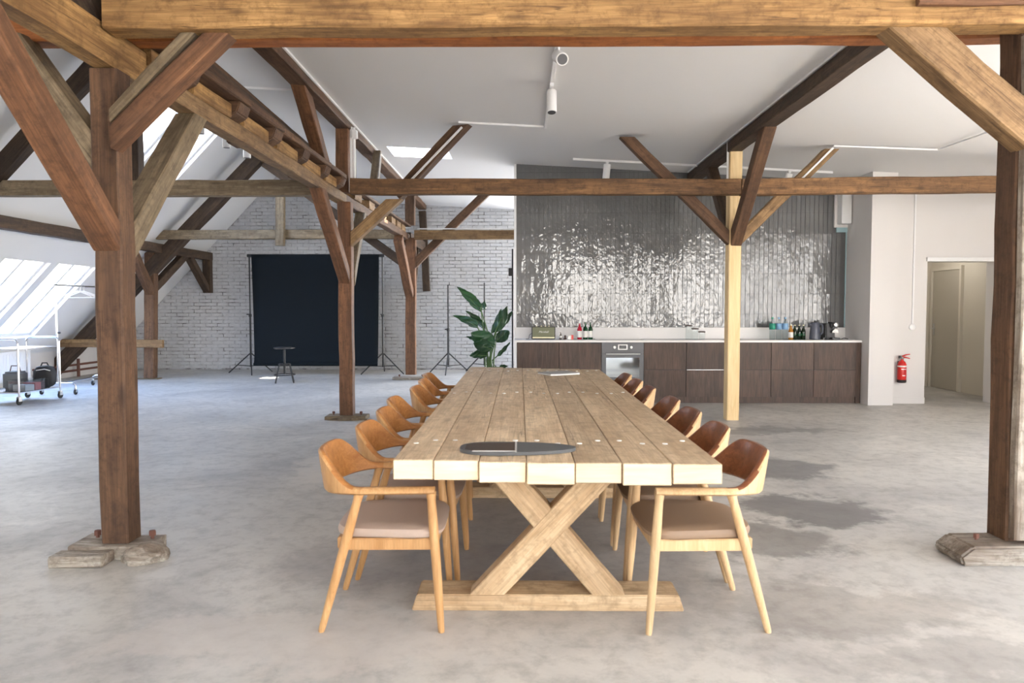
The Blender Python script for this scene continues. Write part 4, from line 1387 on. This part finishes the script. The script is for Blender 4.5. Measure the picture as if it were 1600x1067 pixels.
mb = MB(); mb.tube([(0.0, 0, 0.372), (0.05, 0, 0.395), (0.11, 0, 0.405)], [0.012, 0.009, 0.006], 8); mb.build('upper_lever', M['fire_red'], fe, smooth=True)
mb = MB(); mb.tube([(0.0, 0, 0.36), (0.05, 0, 0.36), (0.11, 0, 0.345)], [0.012, 0.009, 0.006], 8); mb.build('lower_lever', M['fire_red'], fe, smooth=True)
MB().box(-0.02, 0.02, 0.05, 0.085, 0.2, 0.3).build('bracket', M['black'], fe)
p = P(1426, 511, 10.55)
sw = tag(empty('light_switch', (p.x, 10.57, p.z)), 'round white wall switch at the end of a cable channel', 'switch')
d_ = MB().lathe([(0.045, 0), (0.045, 0.02), (0.03, 0.03)], seg=20).build('cover', M['paint'], sw, smooth=True)
d_.matrix_local = Matrix.Rotation(PI / 2, 4, 'X')
pt = P(1430, 281, 10.55)
tag(MB().box(p.x - 0.01, p.x + 0.01, 10.55, 10.57, p.z + 0.045, 3.2).build('cable_channel', M['paint']), 'vertical white cable channel above the wall switch', 'cable channel')

# ------------------------------------------------------------------ backdrop, stands, stool
YD = 15.25


def stand(loc, h, rz, label, spread=0.5, arm=True, group=None):
    s = tag(empty('light_stand', loc, rz), label, 'light stand', group)
    MB().tube([(0, 0, 0.14), (0, 0, h * 0.5)], 0.02, 8).build('lower_tube', M['black'], s, smooth=True)
    MB().tube([(0, 0, h * 0.5), (0, 0, h)], 0.014, 8).build('upper_tube', M['black'], s, smooth=True)
    MB().lathe([(0.028, 0), (0.032, 0.01), (0.028, 0.06)], (0, 0, h * 0.48), 10).build('collar', M['black'], s, smooth=True)
    MB().tube([(0.0, 0, h * 0.5), (-0.07, 0, h * 0.5)], 0.012, 6).build('knob', M['black'], s)
    for k in range(3):
        a = 2 * PI * k / 3 + 0.5
        c_, s_ = math.cos(a), math.sin(a)
        MB().tube([(0.02 * c_, 0.02 * s_, 0.42), (spread * c_, spread * s_, 0.012)], 0.013, 6).build('leg', M['black'], s, smooth=True)
        MB().tube([(0.02 * c_, 0.02 * s_, 0.16), (spread * 0.6 * c_, spread * 0.6 * s_, 0.175)], 0.008, 6).build('spreader', M['black'], s, smooth=True)
    return s


pl, pr = P(391, 500, YD), P(598, 500, YD)
stand((pl.x, YD, 0), 2.47, 0.4, 'black tripod stand holding the backdrop end near steep roof')
stand((pr.x, YD, 0), 2.47, 1.2, 'black tripod stand holding the backdrop end near reddish posts')
bd = tag(empty('photo_backdrop', ((pl.x + pr.x) / 2, YD, 0)), 'wide black paper photo backdrop hanging before brick wall', 'backdrop')
hw = (pr.x - pl.x) / 2
MB().tube([(-hw - 0.04, 0, 2.45), (hw + 0.04, 0, 2.45)], 0.03, 10).build('crossbar', M['black'], bd, smooth=True)
# paper sheet, gently curved with rolled foot
vs, fs = [], []
S, T = 24, 20
for i in range(S + 1):
    t = i / S
    z = 2.47 - t * 2.27
    half = hw - 0.06 - 0.045 * t + (0.0)
    for j in range(T + 1):
        a = -1 + 2 * j / T
        yb = -0.05 - 0.10 * t * t + 0.015 * math.sin(a * 3 + t * 2) + (-0.05 * max(0, (t - 0.92) / 0.08))
        vs.append((a * half + (0.03 * t), yb, z))
for i in range(S):
    for j in range(T):
        k = i * (T + 1) + j
        fs.append((k, k + 1, k + T + 2, k + T + 1))
mb = MB(); mb.add(vs, fs)
so = mb.build('paper_sheet', M['cloth_black'], bd, smooth=True)
md = so.modifiers.new('thickness', 'SOLIDIFY'); md.thickness = 0.004
MB().tube([(-hw + 0.13, -0.19, 0.21), (hw - 0.08, -0.19, 0.21)], 0.035, 12).build('rolled_end', M['cloth_black'], bd, smooth=True)
ps = P(700.5, 580, 15.3)
stand((ps.x, 15.3, 0), 1.85, 0.0, 'bare black light stand near brick wall, beside the plant', spread=0.48)
ps = P(757, 580, 15.7)
stand((ps.x, 15.7, 0), 1.9, 0.3, 'bare black light stand behind the leafy plant', spread=0.42)
ps = P(802, 580, 13.2)
pk = tag(empty('black_pole', (ps.x - 0.01, 13.2, 0)), 'thin black pole standing at the partition edge', 'pole')
MB().tube([(0, 0, 0.02), (0, 0, 2.42)], 0.018, 8).build('tube', M['black'], pk, smooth=True)
MB().lathe([(0.14, 0), (0.14, 0.012), (0.03, 0.02)], seg=16).build('base_plate', M['black'], pk, smooth=True)
MB().box(-0.075, 0.0, -0.03, 0.03, 1.94, 2.08).build('clamp', M['black'], pk, bevel=0.006)

# stool
ps = PZ(445, 598, 0)
st = tag(empty('work_stool', (ps.x, ps.y, 0), 0.3), 'black metal screw stool standing before the backdrop', 'stool')
MB().lathe([(0.17, 0.625), (0.19, 0.632), (0.19, 0.65), (0.175, 0.656)], seg=28).build('seat', M['black'], st, smooth=True)
MB().tube([(0, 0, 0.16), (0, 0, 0.63)], 0.02, 10).build('screw_stem', M['black'], st, smooth=True)
MB().lathe([(0.1, 0.325), (0.11, 0.33), (0.11, 0.35), (0.1, 0.355)], seg=20).build('hub', M['black'], st, smooth=True)
for k in range(4):
    a = PI / 4 + PI / 2 * k
    c_, s_ = math.cos(a), math.sin(a)
    MB().tube([(0.09 * c_, 0.09 * s_, 0.345), (0.13 * c_, 0.13 * s_, 0.33), (0.225 * c_, 0.225 * s_, 0.006)], 0.014, 8).build('leg', M['black'], st, smooth=True)
ring = [(0.185 * math.cos(2 * PI * k / 24), 0.185 * math.sin(2 * PI * k / 24), 0.15) for k in range(25)]
MB().tube(ring, 0.009, 6).build('foot_ring', M['black'], st, smooth=True)

# ------------------------------------------------------------------ plant
YP = 11.6
pb = P(765, 575, YP)
pln = tag(empty('potted_plant', (pb.x, YP, 0)), 'tall green strelitzia with broad split leaves behind the table', 'plant')
MB().lathe([(0.15, 0), (0.17, 0.01), (0.2, 0.34), (0.205, 0.36), (0.18, 0.36), (0.175, 0.32)], seg=28).build('pot', M['terracotta'], pln, smooth=True)
MB().lathe([(0.177, 0.30), (0.177, 0.325), (0.05, 0.335)], seg=20).build('soil', M['soil'], pln)


def leaf(bpx, tpx, wpx, dy0=0.0, dy1=0.0, face=0.6, droop=0.06, stalk_from=(765, 578)):
    A = P(bpx[0], bpx[1], YP + dy0) - Vector((pb.x, YP, 0))
    B = P(tpx[0], tpx[1], YP + dy1) - Vector((pb.x, YP, 0))
    w = wpx * YP / F / 2
    ax = B - A
    L = ax.length
    ax.normalize()
    side = ax.cross(Vector((0, -1, 0)))
    if side.length < 1e-3: side = Vector((1, 0, 0))
    side.normalize()
    nrm = side.cross(ax)
    side2 = (side * face + nrm * (1 - face)).normalized()
    nr2 = ax.cross(side2).normalized()
    vs, fs = [], []
    n, m_ = 14, 6
    for i in range(n + 1):
        t = i / n
        wd = w * (math.sin(PI * min(1, t * 0.97 + 0.03) ** 0.75) ** 0.8)
        c = A.lerp(B, t) + nrm * (-droop * math.sin(PI * t)) - Vector((0, 0, droop * t * t))
        for j in range(-m_, m_ + 1):
            s = j / m_
            tear = 1.0 - (0.10 * (0.5 + 0.5 * math.sin(t * 37 + bpx[0] + (3 if j > 0 else 0))) if abs(s) > 0.6 else 0)
            q = c + side2 * (wd * s * tear) + nr2 * (wd * 0.45 * (abs(s) ** 1.5)) + nr2 * (0.012 * math.sin(t * 16 + j))
            vs.append(q)
    K = 2 * m_ + 1
    for i in range(n):
        for j in range(K - 1):
            k = i * K + j
            fs.append((k, k + 1, k + K + 1, k + K))
    mb = MB(); mb.add(vs, fs)
    lo = mb.build('leaf', M['leaf'], pln, smooth=True)
    md = lo.modifiers.new('thickness', 'SOLIDIFY'); md.thickness = 0.003
    S0 = Vector((random.uniform(-0.07, 0.07), random.uniform(-0.07, 0.07), 0.32))
    mid = S0.lerp(A, 0.55) + Vector((0, 0, 0.06))
    mid.x = S0.x + (A.x - S0.x) * 0.35
    MB().tube([S0, mid, A, A.lerp(B, 0.5) + nrm * (-droop) - Vector((0, 0, droop * .25))], [0.013, 0.011, 0.009, 0.004], 7).build('stalk', M['stalk'], pln, smooth=True)


leaf((752, 486), (714, 442), 17, 0.0, 0.05, 0.75)
leaf((751, 482), (758, 468), 14, -0.05, 0.12, 0.8, 0.02)
leaf((757, 514), (728, 480), 13, 0.1, 0.15, 0.6)
leaf((746, 511), (708, 487), 15, -0.1, 0.05, 0.7)
leaf((768, 520), (783, 477), 15, 0.05, 0.1, 0.5)
leaf((774, 518), (793, 472), 19, -0.05, 0.0, 0.8)
leaf((777, 514), (801, 480), 14, 0.1, 0.15, 0.6)
leaf((775, 533), (796, 515), 19, -0.05, -0.15, 0.9, 0.02)
leaf((772, 541), (736, 518), 31, -0.15, -0.25, 1.0, 0.02)
leaf((768, 546), (740, 534), 22, -0.2, -0.3, 1.0, 0.02)
leaf((744, 532), (729, 525), 7, 0.05, 0.1, 0.7, 0.01)
leaf((761, 556), (734, 552), 18, -0.1, -0.15, 0.7, 0.04)
leaf((777, 556), (797, 533), 8, 0.0, 0.1, 0.6, 0.02)
leaf((780, 574), (793, 569), 8, 0.0, 0.0, 0.7, 0.03)

# ------------------------------------------------------------------ left corner: trolley, clothes rack, radiator, pipes
tr = tag(empty('service_trolley', (-7.28, 10.68, 0), math.radians(-6)), 'chrome two-shelf service trolley near the skylights', 'trolley')
for s, nm in ((-1, 0), (1, 1)):
    yv = s * 0.40
    pts = [(-0.27, yv, 0.12), (-0.27, yv, 0.86)]
    for k in range(1, 6):
        a = PI - k * PI / 10
        pts.append((-0.20 + 0.07 * math.cos(a), yv, 0.86 + 0.07 * math.sin(a)))
    pts.append((0.2, yv, 0.93))
    for k in range(1, 6):
        a = PI / 2 - k * PI / 10
        pts.append((0.20 + 0.07 * math.cos(a), yv, 0.86 + 0.07 * math.sin(a)))
    pts += [(0.27, yv, 0.12)]
    MB().tube(pts, 0.014, 10).build('end_frame', M['chrome'], tr, smooth=True)
    for xs_ in (-0.27, 0.27):
        cs = MB()
        cs.lathe([(0.03, 0.105), (0.03, 0.12), (0.012, 0.125)], (xs_, yv, 0), 12)
        cs.box(xs_ - 0.02, xs_ - 0.014, yv - 0.03, yv + 0.03, 0.05, 0.11)
        cs.box(xs_ + 0.014, xs_ + 0.02, yv - 0.03, yv + 0.03, 0.05, 0.11)
        co = cs.build('caster', M['steel'], tr)
        wh = MB().lathe([(0.046, -0.012), (0.05, -0.008), (0.05, 0.008), (0.046, 0.012)], seg=18).build('wheel', M['rubber'], co, smooth=True)
        wh.matrix_local = Matrix.Translation((xs_, yv, 0.051)) @ Matrix.Rotation(PI / 2, 4, 'Y')
for z in (0.16, 0.775):
    mb = MB(); mb.box(-0.27, 0.27, -0.40, 0.40, z, z + 0.018); mb.build('shelf', M['chrome'], tr, bevel=0.004)
q = Vector((-7.12, 10.52, 0.179))
bxo = tag(empty('storage_box', q, math.radians(-6)), 'clear plastic storage box on the lower trolley shelf', 'box')
mb = MB()
for a in ((-0.13, 0.13, -0.19, 0.19, 0, 0.006), (-0.13, -0.125, -0.19, 0.19, 0.006, 0.15), (0.125, 0.13, -0.19, 0.19, 0.006, 0.15), (-0.125, 0.125, -0.19, -0.185, 0.006, 0.15), (-0.125, 0.125, 0.185, 0.19, 0.006, 0.15)): mb.box(*a)
mb.build('shell', M['boxpl'], bxo)
mb = MB(); mb.box(-0.14, 0.14, -0.20, 0.20, 0.15, 0.165); mb.build('lid', M['boxpl'], bxo, bevel=0.004)
MB().box(-0.09, 0.10, -0.15, 0.02, 0.007, 0.09).build('packed_paper', M['label_white'], bxo)
MB().box(-0.09, 0.10, 0.04, 0.15, 0.007, 0.11).build('packed_card', M['coral'], bxo)
bp = tag(empty('black_backpack', (-7.10, 10.90, 0.179), 0.4), 'rounded black backpack on the lower trolley shelf', 'backpack')
bm = bmesh.new(); bmesh.ops.create_icosphere(bm, subdivisions=4, radius=1)
for v in bm.verts:
    c = v.co
    d = 1 + 0.06 * noise.noise(c * 3)
    v.co = Vector((0.15 * math.copysign(abs(c.x) ** .7, c.x) * d, 0.13 * math.copysign(abs(c.y) ** .7, c.y) * d, 0.165 + 0.165 * math.copysign(abs(c.z) ** .75, c.z) * d))
    v.co.z = max(0, v.co.z)
me = bpy.data.meshes.new('body'); bm.to_mesh(me); bm.free(); me.materials.append(M['backpack'])
for p_ in me.polygons: p_.use_smooth = True
o = bpy.data.objects.new('body', me); COL.objects.link(o); o.parent = bp
MB().box(-0.10, 0.08, -0.155, -0.12, 0.03, 0.16).build('front_pocket', M['backpack'], bp, bevel=0.015)
MB().tube([(-0.05, 0, 0.32), (-0.03, 0, 0.37), (0.03, 0, 0.37), (0.05, 0, 0.32)], 0.01, 6).build('grab_loop', M['backpack'], bp, smooth=True)
MB().tube([(-0.09, -0.13, 0.27), (0.02, -0.135, 0.285), (0.09, -0.12, 0.26)], 0.006, 6).build('zip', M['label_white'], bp)
gb = tag(empty('grey_bag', (-7.42, 10.72, 0.179), 0.2), 'folded grey fabric bag behind the clear storage box', 'bag')
mb = MB(); mb.box(-0.12, 0.12, -0.14, 0.14, 0.0, 0.26); mb.build('body', M['bag_grey'], gb, bevel=0.03, seg=3)
MB().tube([(-0.07, 0, 0.255), (-0.05, 0, 0.34), (0.05, 0, 0.34), (0.07, 0, 0.255)], 0.008, 6).build('strap', M['brown'], gb, smooth=True)

rk = tag(empty('clothes_rack', (-7.28, 12.2, 0)), 'chrome clothes rack on wheels beside the trolley', 'clothes rack')
for yv in (-0.7, 0.7):
    MB().tube([(0, yv, 0.17), (0, yv, 1.72)], 0.014, 10).build('upright', M['chrome'], rk, smooth=True)
    pts = [(-0.27, yv, 0.11), (-0.265, yv, 0.155), (-0.22, yv, 0.18), (0.22, yv, 0.18), (0.265, yv, 0.155), (0.27, yv, 0.11)]
    MB().tube(pts, 0.016, 10).build('foot_bar', M['chrome'], rk, smooth=True)
    for xv in (-0.27, 0.27):
        cs = MB(); cs.lathe([(0.018, 0.085), (0.018, 0.115)], (xv, yv, 0), 10); cs.box(xv - 0.019, xv - 0.014, yv - 0.02, yv + 0.02, 0.04, 0.09); cs.box(xv + 0.014, xv + 0.019, yv - 0.02, yv + 0.02, 0.04, 0.09)
        co = cs.build('caster', M['steel'], rk)
        wh = MB().lathe([(0.04, -0.011), (0.045, -0.007), (0.045, 0.007), (0.04, 0.011)], seg=18).build('wheel', M['rubber'], co, smooth=True)
        wh.matrix_local = Matrix.Translation((xv, yv, 0.046)) @ Matrix.Rotation(PI / 2, 4, 'Y')
MB().tube([(0, -0.76, 1.73), (0, 0.76, 1.73)], 0.014, 10).build('hanging_rail', M['steel'], rk, smooth=True)
MB().tube([(0.0, -0.7, 0.18), (0.0, 0.7, 0.18)], 0.012, 8).build('floor_bar', M['chrome'], rk, smooth=True)
MB().tube([(0.014, -0.7, 0.98), (0.05, -0.7, 0.98)], 0.015, 8).build('height_knob', M['black'], rk)


def hanger():
    h = empty('clothes_hanger')
    pts = [(0.0, 0, -0.06)]
    MB().tube([(0.004, 0, -0.085), (0.004, 0, -0.03), (0.022, 0, -0.012), (0.02, 0, 0.006), (0.0, 0, 0.018), (-0.017, 0, 0.008)], 0.0025, 6).build('hook', M['steel'], h)
    MB().tube([(-0.21, 0, -0.185), (-0.19, 0, -0.16), (-0.05, 0, -0.10), (0, 0, -0.085), (0.05, 0, -0.10), (0.19, 0, -0.16), (0.21, 0, -0.185), (0.19, 0, -0.195), (-0.19, 0, -0.195), (-0.21, 0, -0.185)], 0.008, 6).build('shoulder_frame', M['hanger'], h, smooth=True)
    return h


h0 = hanger()
for k, (yv, rz) in enumerate(((12.05, 0.3), (12.14, 0.5), (12.24, 0.35))):
    h = h0 if k == 0 else copy_tree(h0)
    h.location = (-7.28, yv, 1.734); h.rotation_euler = (0, 0, rz)
    tag(h, ['outermost white hanger on the clothes rack, on the trolley side', 'middle white hanger of three on the clothes rack', 'white hanger on the clothes rack, on the brick wall side'][k], 'hanger', 'white hangers on the clothes rack')

rd = tag(empty('radiator', (-8.86, 12.3, 0.10)), 'white panel radiator on the low wall under skylights', 'radiator')
MB().box(0.0, 0.02, -0.78, 0.78, 0.0, 0.5).build('back_panel', M['paint'], rd)
MB().box(0.06, 0.08, -0.8, 0.8, 0.0, 0.5).build('front_panel', M['paint'], rd, bevel=0.004)
for k in range(22):
    yv = -0.76 + k * 1.52 / 21
    MB().box(0.08, 0.088, yv - 0.014, yv + 0.014, 0.03, 0.47).build('rib', M['paint'], rd, bevel=0.003, seg=1)
MB().box(0.0, 0.085, -0.8, 0.8, 0.5, 0.515).build('top_grille', M['paint'], rd)
MB().tube([(0.04, 0.83, 0.05), (0.04, 0.9, 0.05), (0.04, 0.9, -0.1)], 0.01, 8).build('valve_pipe', M['steel'], rd)
for z, nm in ((0.13, 'lower'), (0.24, 'upper')):
    tag(MB().tube([(-8.84, 13.25, z), (-8.84, 16.25, z)], 0.022, 8).build('heating_pipe', M['rust'], smooth=True), '%s brown heating pipe along the low wall by brick wall' % nm, 'pipe')
tag(MB().tube([(-8.80, 14.55, 0.0), (-8.80, 14.55, 0.36)], 0.03, 8).build('pipe_support', M['rust'], smooth=True), 'short upright pipe support at the low wall', 'pipe')


# ------------------------------------------------------------------ lamps, tracks and conduits
def spot(name, loc, d, label, mat=M['paint'], L=0.2, r=0.045, drop=0.1, group='white track spotlights'):
    s = tag(empty(name, loc), label, 'spotlight', group)
    d = Vector(d).normalized()
    MB().box(-0.018, 0.018, -0.07, 0.07, -0.035, 0.0).build('adapter', mat, s, bevel=0.004)
    MB().tube([(0, 0, -0.03), (0, 0, -drop)], 0.009, 8).build('stem', mat, s)
    c = Vector((0, 0, -drop - 0.01))
    a, b = c - d * L * 0.25, c + d * L * 0.75
    MB().tube([a, a + d * 0.004, b - d * 0.004, b], [r * 0.94, r, r, r * 0.96], 20, cap=True).build('housing', mat, s, smooth=True)
    lens = MB().tube([b - d * 0.002, b + d * 0.0015], r * 0.8, 20)
    lens.build('lens', M['anthracite'], s)
    return s


def strip(name, p0, p1, w, label, cat, mat='paint'):
    p0, p1 = Vector(p0), Vector(p1)
    o = timber(name, p0, p1, w, w, mat, label, cat, cham=0.002, jit=0.0)
    return o


xt = 0.30
zc = ceil_z(xt)
strip('light_track', (xt, 4.6, zc - 0.015), (xt, 8.75, zc - 0.015), 0.032, 'white light track running along the ceiling above the table', 'light track')
pa = PX(865, 74, xt)
spot('track_spotlight', (xt + 0.01, 5.95, zc - 0.03), (0.12, -0.9, -0.42), 'white track spotlight aimed back with its round lens showing', L=0.22, r=0.05)
spot('track_spotlight', (xt, 7.05, zc - 0.03), (0.0, -0.25, -1), 'white track spotlight hanging straight down over the table', L=0.22, r=0.048)
q0, q1 = (xt, 8.75, zc - 0.01), (-0.72, 8.75, ceil_z(-0.72) - 0.01)
strip('cable_conduit', q0, q1, 0.022, 'thin white conduit across ceiling from track to brown brace', 'conduit')
p0, p1 = P(722, 199, 8.74), P(640, 284, 8.97)
strip('cable_conduit', p0 + Vector((0, -0.01, 0)), p1 + Vector((0, -0.01, 0)), 0.022, 'white conduit running down the brown brace near roof light', 'conduit')
yt = 10.5
strip('light_track', (0.75, yt, ceil_z(0.75) - 0.015), (4.4, yt, ceil_z(4.4) - 0.015), 0.03, 'white light track along the ceiling before the tiles', 'light track')
spot('track_spotlight', (1.23, yt, ceil_z(1.23) - 0.03), (-0.08, 0.1, -1), 'white track spotlight before the tiles nearer the partition end', L=0.2, r=0.05, drop=0.07)
spot('track_spotlight', (3.78, yt, ceil_z(3.78) - 0.03), (-0.3, 0.2, -1), 'white track spotlight before the tiles beyond the pale post', L=0.2, r=0.05, drop=0.07)
strip('cable_conduit', (-2.035, 4.3, 3.615), (-2.035, 13.9, 3.615), 0.022, 'white conduit along the table-side edge of the brown purlin', 'conduit')
strip('cable_conduit', (-2.245, 4.3, 3.63), (-2.245, 13.9, 3.63), 0.022, 'white conduit along the skylight-side edge of the brown purlin', 'conduit')
strip('cable_conduit', (-2.26, 7.75, ceil_z(-2.26) - 0.01), (-3.2, 7.75, ceil_z(-3.2) - 0.01), 0.022, 'white conduit crossing ceiling from brown purlin towards skylights', 'conduit')
for k, xx in enumerate((-2.045, -2.015)):
    strip('cable_conduit', (xx, Y2 - 0.02 + 0.03 * k, 2.92), (xx, Y2 - 0.02 + 0.03 * k, 3.56), 0.026, ['white vertical conduit against the short upper post', 'white vertical conduit beside the junction box'][k], 'conduit')
tag(MB().box(-2.03, -1.97, Y2 - 0.06, Y2 + 0.02, 3.42, 3.52).build('junction_box', M['paint'], bevel=0.006), 'small white junction box under the conduit-lined purlin', 'junction box')
strip('cable_conduit', (2.51, Y2 - 0.03, 2.92), (2.51, Y2 - 0.03, 3.37), 0.022, 'white vertical conduit beside top of the pale post', 'conduit')
strip('cable_conduit', (2.49, 5.5, ceil_z(2.49) - 0.01), (2.49, 11.0, ceil_z(2.49) - 0.01), 0.02, 'white conduit along the edge of the dark purlin', 'conduit')
pz = [PZ(1303, 228, ceil_z(3.9) - 0.012), PZ(1466, 234, ceil_z(5.2) - 0.012), PZ(1548, 205, ceil_z(5.4) - 0.012)]
strip('cable_conduit', pz[0], pz[1], 0.02, 'white conduit across ceiling from tan brace towards side wall', 'conduit')
strip('cable_conduit', pz[1], pz[2], 0.02, 'white conduit turning along the ceiling near the side wall', 'conduit')
pc = P(1302, 230, Y2 - 0.1)
strip('cable_conduit', P(1302, 231, Y2 - 0.10), P(1248, 284, Y2 - 0.10), 0.022, 'white conduit running down the tan brace', 'conduit')
strip('cable_conduit', P(652, 357.5, Y3 - 0.1), P(806, 357.5, Y3 - 0.1), 0.022, 'white conduit on top of tan tie beam by partition', 'conduit')
xt2 = -3.75
zt2 = 3.95
strip('light_track', (xt2, 7.6, zt2), (xt2, 13.2, zt2), 0.03, 'white light track hung between long beam and skylights', 'light track')
for k, (px, py) in enumerate(((313, 207), (354, 229), (386, 245))):
    q = PX(px, py, xt2)
    spot('track_spotlight', (xt2, q.y, zt2 - 0.015), (0, 0, -1), ['white track spotlight before the upper skylight', 'middle white track spotlight of three past the upper skylight', 'white track spotlight near the sloping strut'][k], L=0.2, r=0.05, drop=max(0.06, zt2 - q.z - 0.16), group='spotlights beyond the long beam')
